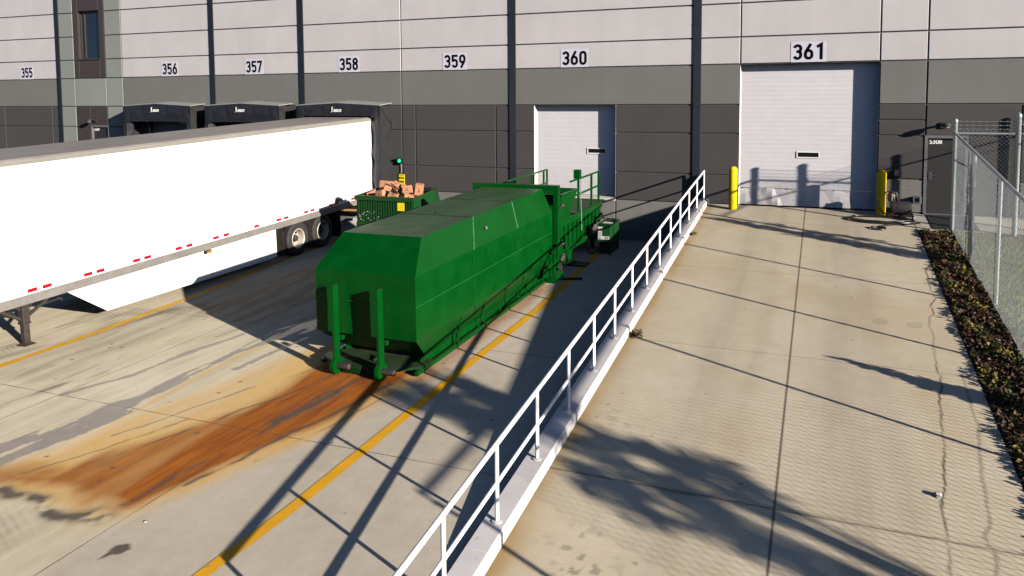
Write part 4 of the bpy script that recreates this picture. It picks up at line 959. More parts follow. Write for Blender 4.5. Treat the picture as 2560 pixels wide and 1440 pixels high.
# wheels
def wheel(x, y, side, outer):
    z = -.655; Rr = .505; hw = .125
    prof = [(.285, -hw * .85), (.33, -hw), (.43, -hw), (.485, -hw * .85), (Rr, -hw * .6), (Rr, hw * .6), (.485, hw * .85), (.43, hw), (.33, hw), (.285, hw * .85)]
    w = MB(); w.lathe(prof, (x, y, z), 'x', 36, cap=False)
    for k in (-.5, -.17, .17, .5): w.lathe([(Rr + .001, hw * (k - .03)), (Rr + .009, hw * (k - .12)), (Rr + .009, hw * (k + .12)), (Rr + .001, hw * (k + .03))], (x, y, z), 'x', 36, cap=False)
    t = w.build('wheel', M['tyre'], parent=tl, smooth=True)
    s = side; r = MB()
    if outer: prof = [(.30, s * hw * .9), (.285, s * hw * 1.0), (.262, s * hw * .85), (.25, s * hw * .2), (.235, -s * hw * .55), (.175, -s * hw * .75), (.15, -s * hw * .55), (.0, -s * hw * .5)]
    else: prof = [(.29, s * hw * .5), (.2, -s * hw * .2), (0, -s * hw * .2)]
    r.lathe(prof, (x, y, z), 'x', 30, cap=False); rim = r.build('rim', M['rim'] if outer else M['flap'], parent=t, smooth=True)
    if outer:
        hb = MB(); hb.lathe([(.105, -s * hw * .6), (.10, s * hw * .1), (.085, s * hw * .35), (.06, s * hw * .42), (0, s * hw * .45)], (x, y, z), 'x', 18)
        hb.build('hub', M['rust_steel'], parent=t, smooth=True)
        hl = MB()
        for k in range(5): a = 2 * PI * k / 5 + .5 + y; hl.lathe([(.042, -s * hw * .60), (.042, -s * hw * .66 + s * .01), (0, -s * hw * .66 + s * .012)], (x, y + .195 * math.cos(a), z + .195 * math.sin(a)), 'x', 12)
        hl.build('hand_hole', M['window_black'], parent=rim)
for y in (-4.74, -3.53):
    for s_ in (-1, 1): wheel(s_ * (HW - .14), y, s_, True); wheel(s_ * (HW - .45), y, s_, False)
    MB().tube([(-HW + .2, y, -.655), (HW - .2, y, -.655)], .07, 10).build('axle', M['flap'], parent=tl)
b = MB()
for s_ in (-1, 1): b.box(s_ * .48 - .06, s_ * .48 + .06, -5.9, -2.7, -.42, -.17)
b.build('suspension', M['flap'], parent=tl)
for s_ in (-1, 1):
    for y in (-4.16, -5.42): MB().prism([(s_ * HW - s_ * .58, y + .03 * math.cos(a / 3), -1.02 + a * .09) for a in range(10)] + [(s_ * HW - s_ * .02, y + .03 * math.cos(a / 3), -1.02 + a * .09) for a in reversed(range(10))], (0, .012, 0)).build('splash_guard', M['rust_steel'], parent=tl)
    b = MB().box(min(s_ * .62, s_ * (HW - .01)), max(s_ * .62, s_ * (HW - .01)), -2.62, -2.60, -1.05, -.18); b.build('mud_flap', M['flap'], parent=tl)
b = MB(); b.box(-HW + .05, HW - .05, -.45, -.37, -.62, -.52)
for s_ in (-.6, .6): b.box(s_ - .05, s_ + .05, -.45, -.37, -.52, -.05)
b.build('bumper', M['rust_steel'], parent=tl)
# landing gear
for s_ in (-1, 1):
    x = s_ * (HW - .30); y = -13.02
    lg = MB(); lg.box(x - .075, x + .075, y - .075, y + .075, -.62, -.10).box(x - .06, x + .06, y - .06, y + .06, -1.03, -.60).box(x - .085, x + .085, y - .085, y + .085, -.64, -.60)
    leg = lg.build('landing_leg', M['rust_steel'], parent=tl, bevel=.006)
    ft = MB(); ft.hexa([(x - .16, y - .15, -1.075), (x + .16, y - .15, -1.075), (x + .16, y + .15, -1.075), (x - .16, y + .15, -1.075), (x - .08, y - .08, -1.03), (x + .08, y - .08, -1.03), (x + .08, y + .08, -1.03), (x - .08, y + .08, -1.03)]); ft.box(x - .19, x + .19, y - .15, y + .15, -1.085, -1.07)
    ft.build('foot', M['rust_foot'], parent=leg)
    br = MB(); br.bar((x, y + .05, -.52), (x, y + .72, -.16), .05).bar((x, y - .05, -.55), (x, y - .55, -.2), .05).bar((x - s_ * .02, y - .06, -.55), (x - s_ * 1.0, y - .06, -.20), .055).box(x - .10, x + .10, y - .30, y + .33, -.20, -.175)
    br.prism([(x - .01, y - .28, -.19), (x - .01, y + .32, -.19), (x - .01, y + .10, -.36), (x - .01, y - .08, -.36)], (.02, 0, 0)).build('brace', M['rust_steel'], parent=leg)
    MB().tube([(x + s_ * .05, y + .1, -.30), (x + s_ * .27, y + .1, -.28), (x + s_ * .27, y + .55, -.26), (x + s_ * .30, y + .62, -.26)], .014, 8).tube([(x, y + .7, -.27), (x + s_ * .29, y + .62, -.30)], .018, 6).build('crank_handle', M['rust_steel'], parent=leg)
MB().bar((-HW + .3, -13.02, -.52), (HW - .3, -13.02, -.52), .07, .07).bar((-HW + .35, -13.02, -.50), (HW - .35, -13.02, -.20), .05).build('cross_brace', M['rust_steel'], parent=tl)

# timber and dock restraint behind the trailer
tb = MB(); tb.box(-13.6, -11.75, -1.55, -1.42, -.655, -.535); tag(tb.build('timber_beam', M['wood'], loc=(-12.6, -1.5, -.6), bevel=.008), 'tan timber beam under the tail of the white trailer beside the dumpster', 'beam')
b = MB(); b.prism([(-13.3, -1.0, zcourt(-12.5, -1) - .02), (-13.3, -1.0, -1.10), (-13.05, -1.0, -.96), (-12.75, -1.0, -.92), (-11.9, -1.0, -.92), (-11.9, -1.0, zcourt(-12, -1) - .02)], (0, .85, 0))
b.prism([(-13.42, -1.45, zcourt(-12.5, -1.4)), (-13.2, -1.45, -1.33), (-11.9, -1.45, -1.31), (-11.8, -1.45, zcourt(-12, -1.4))], (0, .44, 0))
rs = b.build('dock_restraint', M['concrete_pale'], loc=(-12.6, -1, -1.4), bevel=.015); tag(rs, 'pale steel and concrete dock restraint with sloped end, on the ground behind the trailer wheels', 'dock restraint')
b = MB().box(-12.9, -12.7, -1.03, -1.005, -1.0, -.96); b.build('latch', M['flap'], parent=rs)

# ------------------------------------------------------------------ green receiver container
ct = thing('compactor_container', (-5.02, -12.07, zcourt(-5, -12.07) + .004), 'long bright green steel waste container with sloped corners and two tall front posts', 'waste container', local=True, rot=(math.atan(.021), 0, 0))
A, T, LEN = 1.01, .81, 6.97
zb, z1, z2, zt = .20, .645, 1.755, 2.315
F = {'b': [(-T - .02, .60, zb), (T + .02, .60, zb)], 's1': [(-A, 0, z1), (A, 0, z1)], 's2': [(-A, 0, z2), (A, 0, z2)], 't': [(-T, .61, zt), (T, .61, zt)]}
Bk = {'b': [(-T - .02, LEN, zb), (T + .02, LEN, zb)], 's1': [(-A, LEN, z1), (A, LEN, z1)], 's2': [(-A, LEN, z2), (A, LEN, z2)], 't': [(-T, LEN - .15, zt + .03), (T, LEN - .15, zt + .03)]}
b = MB()
def dent(P, m=0, nu=10, nv=4, amp=.010, seed=1):
    """panel between four corners with faint oil-canning"""
    P = [Vector(p) for p in P]; nrm = (P[1] - P[0]).cross(P[3] - P[0]).normalized(); b0 = len(b.v); rr = random.Random(seed); bumps = [(rr.random(), rr.random(), rr.uniform(.06, .22), rr.uniform(-1, 1)) for _ in range(7)]
    for j in range(nv + 1):
        for i in range(nu + 1):
            u, v = i / nu, j / nv; p = (P[0] * (1 - u) + P[1] * u) * (1 - v) + (P[3] * (1 - u) + P[2] * u) * v
            e = min(1, min(u, 1 - u) * 8) * min(1, min(v, 1 - v) * 5); d = sum(w * math.exp(-((u - a) ** 2 + (v - c) ** 2) / s_ ** 2) for a, c, s_, w in bumps)
            b.v.append(tuple(p + nrm * d * amp * e))
    for j in range(nv):
        for i in range(nu): q = b0 + j * (nu + 1) + i; b.f.append((q, q + 1, q + nu + 2, q + nu + 1)); b.m.append(m)
order = ['b', 's1', 's2', 't']
for a, c in zip(order[:-1], order[1:]):
    dent([F[a][1], Bk[a][1], Bk[c][1], F[c][1]], 0, 36, 8, .012, hash(a) % 7 + 2 if False else len(a) * 5 + order.index(a))
    dent([Bk[a][0], F[a][0], F[c][0], Bk[c][0]], 0, 24, 5, .01, 3)
    dent([F[a][0], F[a][1], F[c][1], F[c][0]], 0, 14, 8, .016, 11 + order.index(a))
dent([F['t'][0], F['t'][1], Bk['t'][1], Bk['t'][0]], 0, 10, 36, .02, 5)
b.quad([Bk[k][1] for k in order] + [Bk[k][0] for k in reversed(order)]); b.quad([F['b'][0], Bk['b'][0], Bk['b'][1], F['b'][1]])
bd = b.build('body', M['green'], parent=ct, smooth=False)
bd.data.polygons.foreach_set('use_smooth', [True] * len(bd.data.polygons)); bd.data.set_sharp_from_angle(angle=R(18))
def lerp(p, q, t): return tuple(Vector(p) * (1 - t) + Vector(q) * t)
wl = MB(); sc = MB()
for fr in (.335, .667):
    for k, (a, c) in enumerate(zip(order[:-1], order[1:])):
        p, q = lerp(F[a][1], Bk[a][1], fr), lerp(F[c][1], Bk[c][1], fr + (.006 if c == 't' else 0)); off = Vector((.006, 0, .003)) if k else Vector((.006, 0, -.003))
        if k == 2: sc.bar(Vector(p) + off, Vector(q) + off, .006, .02, up=(1, 0, .4))
        else: wl.bar(Vector(p) + off, Vector(q) + off, .004, .012, up=(1, 0, 0))
    p, q = lerp(F['t'][0], Bk['t'][0], fr), lerp(F['t'][1], Bk['t'][1], fr); wl.bar(Vector(p) + Vector((0, 0, .006)), Vector(q) + Vector((0, 0, .006)), .02, .004, m=1)
wl.bar((A + .005, 0, 1.24), (A + .005, LEN, 1.24), .004, .016, up=(0, 0, 1)); wl.bar((-A, -.005, 1.24), (A, -.005, 1.24), .014, .004)
wl.build('weld_seam', [M['weld'], M['green_dark']], parent=ct); sc.build('scratched_seam', M['scratch'], parent=ct)
b = MB(); b.lathe([(.032, 0), (.032, .02), (.012, .02), (.012, .008), (0, .008)], (0, 0, 0), 'x', 12); 
lg = b.build('lug', M['galv'], parent=ct); lg.location = (.93, 3.10, 2.04); lg.rotation_euler = (0, -R(20), 0)
pl = MB().box(-.92, -.83, -.012, -.002, 1.40, 1.50).build('badge', M['green_dark'], parent=ct)
bd2 = MB().lathe([(.05, 0), (.05, .012), (0, .012)], (-.1, 2.9, zt + .012), 'z', 12).lathe([(.05, 0), (.05, .012), (0, .012)], (.05, 4.6, zt + .02), 'z', 12).build('roof_lug', M['green_dark'], parent=ct)
# skid frame
b = MB()
for s_ in (-1, 1):
    b.box(min(s_ * .78, s_ * .86), max(s_ * .78, s_ * .86), .35, LEN, .02, .20)
    b.box(min(s_ * .93, s_ * .99), max(s_ * .93, s_ * .99), .05, LEN - .1, .03, .10)
    for k in range(5):
        y = 1.5 + k * 1.1; b.bar((s_ * .955, y, .10), (s_ * .985, y + .30, .56), .022, .014)
for k in range(6): y = .5 + k * 1.2; b.box(-.93, .93, y, y + .08, .02, .12)
b.build('skid_frame', M['green'], parent=ct)
b = MB(); b.prism([(-.98, .6, .10), (-.98, .12, .10), (-.72, -.06, .10), (-.36, -.16, .10), (.52, -.16, .10), (.72, .02, .10), (.98, .22, .10), (.98, .6, .10)], (0, 0, .045))
b.box(-.35, .0, -.20, -.15, .03, .13).box(.12, .36, -.20, -.15, .04, .12)
b.bar((-.36, .15, .165), (.36, -.12, .165), .05, .035).bar((.05, .15, .16), (.12, .3, .22), .04, .04)
b.build('front_plate', M['green_dark'], parent=ct)
for x in (-.465, .425):
    b = MB(); b.box(x - .012, x + .040, -.30, -.15, .06, 1.565).box(x - .03, x + .05, -.10, -.012, .55, .62)
    lp = b.build('lifting_post', M['green'], parent=ct, bevel=.006)
    h = MB(); h.lathe([(.15, -.03), (.15, .045), (.06, .045), (.06, -.03), (.15, -.03)], (x, -.23, .145), 'x', 20, cap=False); h.build('hook', M['green'], parent=lp)
    MB().lathe([(.045, -.06), (.055, 0), (.055, .22), (.03, .24), (0, .24)], (x + .05, -.23, .15), 'x', 14).build('roller', M['rust_steel'], parent=lp, smooth=True)

# ------------------------------------------------------------------ stationary compactor with its walk-on deck
cm = thing('trash_compactor', (-5.0, -2.6, -1.35), 'green stationary trash compactor with hopper and railed walk-on deck up to the smaller white door', 'compactor')
XL, XR = -6.0, -4.06
b = MB(); b.box(XL, XR, -4.72, -1.55, -.98, -.08); b.box(XL + .25, XR - .25, -4.95, -4.7, -.95, -.15); b.box(XL + .15, XR - .3, -1.55, -.5, -.85, -.10)
b.box(XR - .01, XR + .05, -4.72, -.42, -.20, -.03).box(XR - .01, XR + .07, -4.72, -1.75, -.90, -.82)
for k in range(11):
    y = -4.45 + k * .375
    if y < -.4: b.box(XR, XR + .05, y, y + .04, -.82 if y < -1.7 else -.62, -.20)
b.box(XR - .02, XR + .012, -1.7, -.42, -.62, -.20)
b.build('charge_box', M['green'], parent=cm)
for x in (XL + .1, XR - .02):
    for y in (-3.55, -1.2):
        l = MB(); l.prism([(x - .02, y - .32, -.88), (x - .02, y + .32, -.88), (x - .02, y + .10, -1.28), (x - .02, y - .05, -1.28)], (.05, 0, 0)); l.box(x - .12, x + .14, y - .16, y + .2, zcourt(x, y) + .0, -1.27)
        l.build('leg', M['green'], parent=cm)
dk = MB(); dk.box(XL, XR + .04, -3.2, -.12, -.03, .012)
for k in range(9): y = -3.1 + k * .34; dk.box(XL + .03, XR, y, y + .008, .012, .016)
dk.build('deck', M['green_dark'], parent=cm)
# hopper: flared sheet chute, open on top
hp = MB()
yb0, yb1, yt0, yt1, zb_, zt_ = -4.66, -3.75, -4.68, -3.27, -.06, .69
xb0, xb1, xt0, xt1 = XL + .05, XR + .02, XL - .12, XR + .12
t = .03
def sheet(P): 
    P = [Vector(p) for p in P]; n = (P[1] - P[0]).cross(P[3] - P[0]).normalized() * t; hp.hexa(list(P) + [p + n for p in P])
sheet([(xb1, yb0, zb_), (xb1, yb1, zb_), (xt1, yt1, zt_), (xt1, yt0, zt_)]); sheet([(xb0, yb1, zb_), (xb0, yb0, zb_), (xt0, yt0, zt_), (xt0, yt1, zt_)]); sheet([(xb1, yb1, zb_), (xb0, yb1, zb_), (xt0, yt1, zt_), (xt1, yt1, zt_)]); sheet([(xb0, yb0, zb_), (xb1, yb0, zb_), (xt1, yt0, zt_), (xt0, yt0, zt_)])
hp.box(xt1 - .03, xt1 + .05, yt0, yt1 + .04, zt_ - .05, zt_ + .01).box(xt0 - .05, xt0 + .03, yt0, yt1 + .04, zt_ - .05, zt_ + .01).box(xt0, xt1, yt1 - .01, yt1 + .05, zt_ - .052, zt_ + .012)
hp.build('hopper', M['green'], parent=cm)
# clamp frame round the container mouth
fr = MB(); fr.box(-6.28, -3.90, -4.98, -4.80, .83, .955).box(-4.03, -3.90, -4.98, -4.80, -1.30, .83).box(-6.28, -6.15, -4.98, -4.80, -1.30, .83)
fr.box(-4.10, -4.05, -5.02, -4.85, -1.2, .45)
fr.build('clamp_frame', M['green'], parent=cm, bevel=.006)
b = MB()
for z in (.42, -.55): b.lathe([(.05, -.02), (.06, 0), (.06, .05), (.02, .09), (0, .09)], (-3.90, -4.72, z), 'x', 12).tube([(-3.87, -4.72, z), (-3.87, -4.98, z - .04)], .018, 6)
b.build('latch', M['rust_steel'], parent=cm)
b = MB(); b.box(-4.02, -3.80, -5.55, -4.82, -1.42, -1.22).box(-3.98, -3.88, -5.32, -5.22, -1.3, -.62).box(-3.98, -3.90, -5.52, -5.46, -1.3, -.72).bar((-3.90, -5.75, -.98), (-3.90, -4.75, -.90), .05, .08).bar((-3.92, -5.5, -.75), (-3.92, -4.8, -.45), .035).prism([(-4.0, -5.9, -1.25), (-4.0, -5.5, -1.25), (-4.0, -5.5, -.75)], (.03, 0, 0)).box(-3.92, -3.86, -5.1, -5.02, -1.25, -.70)
b.build('container_guide', M['green'], parent=cm)
MB().tube([(-3.84, -5.3, -1.0), (-3.78, -5.1, -1.15), (-3.84, -4.95, -.95), (-3.80, -4.85, -.8)], .022, 8).build('chain', M['rust_steel'], parent=cm)
# deck rails
b = MB(); xr = XR + .0
for (p, q) in [((xr, -3.45, .90), (xr, -.62, .93)), ((xr, -3.35, .47), (xr, -.62, .50))]: b.bar(p, q, .045)
for y in (-2.72, -1.42, -.64): b.bar((xr, y, -.05), (xr, y, .93), .055)
b.build('deck_rail', M['green'], parent=cm)
b = MB(); xl = -5.87
for z in (.88, .46): b.bar((xl, -3.6, z - .02), (xl, -.22, z + .02), .045)
for y in (-2.9, -1.6, -.55, -.24): b.bar((xl, y, -.0), (xl, y, .90), .05)
b.build('deck_rail', M['green'], parent=cm)
bx = MB().box(-4.16, -3.98, -2.86, -2.68, .92, 1.17).build('control_box', M['green'], parent=cm, bevel=.006)
MB().tube([(-3.98, -2.72, .92), (-4.0, -2.70, .45), (-3.99, -2.66, -.1), (-3.98, -2.66, -.55)], .012, 8).build('conduit', M['galv'], parent=bx)

# hydraulic power unit
pw = thing('hydraulic_power_unit', (-3.45, -1.6, -1.32), 'green hydraulic power pack with white warning labels on a dark stand beside the compactor', 'power unit')
MB().box(-3.64, -3.28, -2.2, -1.15, -.93, -.46).build('cabinet', M['green_old'], parent=pw, bevel=.008)
lid = MB().box(-3.66, -3.26, -2.22, -1.13, -.458, -.425).build('lid', M['green_dark'], parent=pw, bevel=.006)
MB().box(-3.56, -3.42, -2.0, -1.75, -.424, -.418).box(-3.40, -3.28, -2.0, -1.80, -.424, -.418).build('top_label', M['label'], parent=pw)
wlb = MB().box(-3.63, -3.50, -2.206, -2.2005, -.56, -.50).box(-3.63, -3.52, -2.206, -2.2005, -.86, -.62).box(-3.52, -3.30, -2.206, -2.2005, -.86, -.77).build('warning_label', M['label'], parent=pw)
b = MB()
for k in range(5): b.box(-3.615, -3.535, -2.2075, -2.206, -.655 - k * .028, -.645 - k * .028)
b.build('label_print', M['digit'], parent=wlb); MB().box(-3.60, -3.555, -2.2075, -2.206, -.84, -.80).box(-3.46, -3.32, -2.2075, -2.206, -.80, -.785).box(-3.44, -3.34, -2.2075, -2.206, -.84, -.82).build('label_print', M['digit'], parent=wlb)
b = MB(); b.box(-3.64, -3.28, -2.15, -1.2, -1.0, -.935)
for x in (-3.62, -3.33):
    for y in (-2.13, -1.25): b.box(x, x + .05, y, y + .05, zcourt(x, y), -1.0)
b.box(-3.60, -3.30, -2.0, -1.3, zcourt(-3.4, -1.6), -1.02); b.build('stand', M['black'], parent=pw)
for k in range(2): MB().tube([(-3.62, -1.4 + .15 * k, -.5), (-3.78, -1.3, -.22 - .06 * k), (-3.95, -1.2 + .1 * k, -.4), (-4.15, -1.1, -.75)], .024, 8).build('hydraulic_hose', M['hose'], parent=pw, smooth=True)
MB().tube([(-3.62, -1.9, -1.2), (-3.8, -2.3, -1.29), (-4.0, -1.9, -1.27), (-4.1, -1.4, -1.1)], .02, 8).build('hydraulic_hose', M['hose'], parent=pw, smooth=True)
b = MB().box(-4.02, -3.55, -3.75, -3.25, zcourt(-3.8, -3.5) + .004, zcourt(-3.8, -3.5) + .04); tag(b.build('rubber_pad', M['black'], loc=(-3.8, -3.5, -1.34)), 'black rubber pad lying on the ground under the compactor leg', 'pad')
b = MB().bar((-3.95, -5.25, zcourt(-3.9, -5.2) + .03), (-3.25, -5.0, zcourt(-3.2, -5) + .03), .05, .05); tag(b.build('steel_bar', M['flap'], loc=(-3.6, -5.1, -1.37)), 'thin dark bar lying across the yellow line by the container end', 'bar')

# ------------------------------------------------------------------ dumpster and its cardboard
dz = zcourt(-9.2, -4)
dp = thing('dumpster', (-9.26, -3.8, dz), 'green ribbed front load dumpster heaped with flattened cardboard boxes', 'dumpster')
x0, x1, yf, zt_ = -10.2, -8.33, -4.5, .37
b = MB()
prof = [(yf, -1.15), (yf, -.34), (yf, zt_), (-3.19, zt_ + .10), (-2.75, -.05), (-2.75, -1.3), (-4.2, -1.3)]
for (xa, xc) in ((x0, x0 + .035), (x1 - .035, x1)): b.prism([(xa, y, z) for y, z in prof], (xc - xa, 0, 0))
b.box(x0 + .035, x1 - .035, yf, yf + .03, -1.2, zt_); b.prism([(x0 + .035, -3.19, zt_ + .10), (x0 + .035, -2.75, -.05), (x0 + .035, -2.75, -1.3), (x0 + .035, -2.79, -1.3), (x0 + .035, -2.79, -.05), (x0 + .035, -3.23, zt_ + .09)], (x1 - x0 - .07, 0, 0))
b.box(x0 + .03, x1 - .03, yf + .03, -2.8, -1.3, -1.25)
for k in range(22): x = x0 + .06 + k * .083; b.box(x, x + .035, yf - .022, yf, -.36, zt_ - .10)
b.build('body', M['green_old'], parent=dp)
b = MB(); b.box(x0 - .05, x1 + .03, yf - .06, yf + .05, zt_ - .10, zt_ + .03); b.hexa([(x1 - .02, yf, zt_ - .08), (x1 + .04, yf, zt_ - .08), (x1 + .04, -3.19, zt_ + .02), (x1 - .02, -3.19, zt_ + .02), (x1 - .02, yf, zt_ + .03), (x1 + .04, yf, zt_ + .03), (x1 + .04, -3.19, zt_ + .13), (x1 - .02, -3.19, zt_ + .13)])
b.hexa([(x0 - .04, yf, zt_ - .08), (x0 + .02, yf, zt_ - .08), (x0 + .02, -3.19, zt_ + .02), (x0 - .04, -3.19, zt_ + .02), (x0 - .04, yf, zt_ + .03), (x0 + .02, yf, zt_ + .03), (x0 + .02, -3.19, zt_ + .13), (x0 - .04, -3.19, zt_ + .13)])
b.build('rim', M['green_old'], parent=dp, bevel=.008)
b = MB()
for xa in (x0 - .16, x1): b.box(xa, xa + .16, -4.30, -3.30, -.62, -.42)
b.build('fork_pocket', M['green_dark'], parent=dp)
MB().prism([(x1 + .001, -4.1, -.25), (x1 + .001, -3.75, -.25), (x1 + .001, -3.72, .05), (x1 + .001, -3.8, .16), (x1 + .001, -3.95, .17), (x1 + .001, -4.05, .05)], (.006, 0, 0)).build('side_recess', M['black'], parent=dp)
MB().box(-8.83, -8.61, yf - .032, yf - .024, .015, .245).build('sticker', M['yellow_sign'], parent=dp)
b = MB()
for k in range(3): b.box(-8.72 - .03 * (k % 2), -8.64, yf - .0345, yf - .032, .05 + k * .06, .062 + k * .06)
b.build('sticker_print', M['wood'], parent=dp)
b = MB()
for k in range(26): xx = random.uniform(x0 + .05, x0 + .9); zz = random.uniform(-.33, -.05); b.box(xx, xx + random.uniform(.01, .05), yf - .025, yf - .0235, zz, zz + random.uniform(.004, .02))
b.build('paint_scrape', M['label'], parent=dp)
b = MB(); b.bar((x0 - .05, -3.16, zt_ + .13), (x1 + .05, -3.16, zt_ + .13), .05).box(x0, x1, -3.20, -3.10, zt_ + .10, zt_ + .12)
for xa in (-8.62, -8.5, -9.9): b.box(xa, xa + .07, -3.22, -3.08, zt_ + .12, zt_ + .19)
b.build('hinge_bar', M['black'], parent=dp)
for (xa, xc) in ((x0, -9.30), (-9.22, x1)):
    b = MB(); b.hexa([(xa, -3.10, zt_ + .10), (xc, -3.10, zt_ + .10), (xc, -3.06, zt_ + .12), (xa, -3.06, zt_ + .12), (xa, -2.66, -.45), (xc, -2.66, -.45), (xc, -2.60, -.44), (xa, -2.60, -.44)]); b.build('lid', M['black'], parent=dp)
def carton(c, dims, rot, label, open_=False):
    w, d, h = [q / 2 for q in dims]; E = Matrix.Rotation(R(rot[2]), 3, 'Z') @ Matrix.Rotation(R(rot[0]), 3, 'X') @ Matrix.Rotation(R(rot[1]), 3, 'Y')
    t = thing('cardboard_box', c, label, 'cardboard box', 'cardboard boxes heaped in the dumpster', local=True); t.rotation_euler = E.to_euler()
    b = MB(); b.box(-w, w, -d, d, -h, h); b.build('carton', M['card'], parent=t, bevel=.008)
    p = MB(); p.box(-w * .25, w * .3, -d - .003, -d, -h * .35, -h * .1).box(-w * .1, w * .2, -d - .003, -d, h * .05, h * .3).box(-w * .06, w * .06, -d * .9, d * .9, h, h + .003); p.build('print', M['tape'], parent=t)
    if open_:
        f = MB(); f.hexa([(-w, -d, h), (w, -d, h), (w, -d, h + .004), (-w, -d, h + .004), (-w, -d - d * .8, h + h * .5), (w, -d - d * .8, h + h * .5), (w, -d - d * .8, h + h * .5 + .005), (-w, -d - d * .8, h + h * .5 + .005)]); f.build('flap', M['card'], parent=t)
for a in [((-10.0, -4.0, .41), (.27, .22, .16), (10, -24, 30), 'crumpled tan carton at the left end of the heap', True), ((-9.64, -3.75, .64), (.36, .26, .24), (-6, 4, 8), 'largest upright carton at the upper left of the heap', False), ((-9.33, -3.75, .62), (.26, .22, .18), (14, 24, -20), 'carton tilted down to the right behind the top left one', False), ((-9.42, -4.0, .545), (.27, .2, .15), (-18, 20, 25), 'open carton with white paper in the middle left of the heap', True), ((-9.53, -4.25, .42), (.27, .2, .23), (-8, -12, -12), 'square-faced carton at the front left of centre', False), ((-9.23, -3.95, .48), (.25, .2, .15), (20, -28, 30), 'carton leaning left in the centre of the heap', False), ((-9.0, -3.8, .60), (.17, .16, .14), (-22, 36, 10), 'smallest carton, in the back centre under the yellow sign', False), ((-9.07, -4.25, .42), (.30, .22, .2), (-22, 30, -5), 'dark-slotted carton tipped on edge at the front centre', True), ((-8.79, -4.0, .555), (.27, .2, .22), (-12, -10, 12), 'bright square carton on top right of centre', False), ((-8.50, -3.85, .56), (.23, .22, .33), (6, 9, 22), 'tall narrow carton standing at the right end of the heap', False), ((-8.72, -4.3, .40), (.2, .18, .22), (-6, 22, -26), 'carton at the front right under the bright square one', False), ((-8.58, -4.22, .37), (.17, .15, .14), (20, 10, 40), 'low small carton beside the right rim of the dumpster', False), ((-9.85, -3.6, .35), (.3, .25, .2), (12, 8, 50), 'sunken carton at the back left below the rim', False)]:
    carton(a[0], a[1], a[2], a[3] + ' in the green dumpster', a[4])
b = MB()
for k in range(60):
    cx, cy = random.uniform(-10.1, -8.45), random.uniform(-4.4, -3.3); cz = .24 + .16 * math.exp(-((cx + 9.2) / .7) ** 2) + random.uniform(-.05, .04); E = Matrix.Rotation(random.uniform(0, 6), 3, 'Z') @ Matrix.Rotation(random.gauss(0, .5), 3, 'X'); w, d = random.uniform(.06, .16), random.uniform(.05, .14)
    P = [Vector((cx, cy, cz)) + E @ Vector(p) for p in ((-w, -d, 0), (w, -d, 0), (w, d, .02), (-w, d, 0), (-w, -d, .006), (w, -d, .006), (w, d, .026), (-w, d, .006))]; b.hexa(P)
lc = b.build('loose_cardboard', M['card']); stuff(lc)
tag(lc, 'scraps of torn cardboard filling the dumpster between the boxes', 'cardboard scraps')

# ------------------------------------------------------------------ small litter, cover plate
def pile(name, x, y, zf, n, rad, label, cat):
    cs = [(Vector((x + random.gauss(0, rad), y + random.gauss(0, rad * 1.3), zf(y) + random.random() * .05)), random.uniform(.5, 1.2)) for _ in range(n)]
    b, cols = leaf_mesh(name, cs, .07, lambda c: tuple(q * random.uniform(.5, 1.3) for q in (.09, .045, .02)), M['leaf'], .4); o = b.build(name, M['leaf'], loc=(x, y, zf(y)), colors=cols, fix=False); tag(o, label, cat)
pile('leaf_litter', -.74, -10.0, zramp, 70, .06, 'clump of dry brown leaves against the kerb at the middle of the ramp', 'dry leaves'); pile('leaf_litter', -.80, -3.3, zramp, 50, .06, 'small clump of dry leaves against the kerb near the top of the ramp', 'dry leaves')
def rock(x, y, z, s_, label):
    bm = bmesh.new(); bmesh.ops.create_icosphere(bm, subdivisions=2, radius=s_)
    for v in bm.verts: v.co = v.co * random.uniform(.75, 1.15); v.co.z *= .6
    me = bpy.data.meshes.new('stone'); bm.to_mesh(me); bm.free(); me.materials.append(M['stone']); o = bpy.data.objects.new('stone', me); COL.objects.link(o); o.location = (x, y, z + s_ * .4); tag(o, label, 'stone')
rock(3.58, -13.5, zramp(-13.5), .05, 'pale stone casting a short shadow low on the ramp, right of the joint'); rock(-3.06, -3.94, zcourt(-3, -4), .06, 'pale lump of rubble on the shaded ground beside the yellow line'); rock(-4.9, -16.9, zcourt(-5, -17), .02, 'white pebble at the lower edge of the rust stain')
b = MB().box(-1.58, -1.36, -13.0, -12.86, -1.60, zcourt(-1.5, -12.9) + .03); tag(b.build('cover_plate', M['concrete_pale'], loc=(-1.5, -12.9, -1.6)), 'small pale cover plate in the shade at the foot of the retaining wall', 'cover plate')

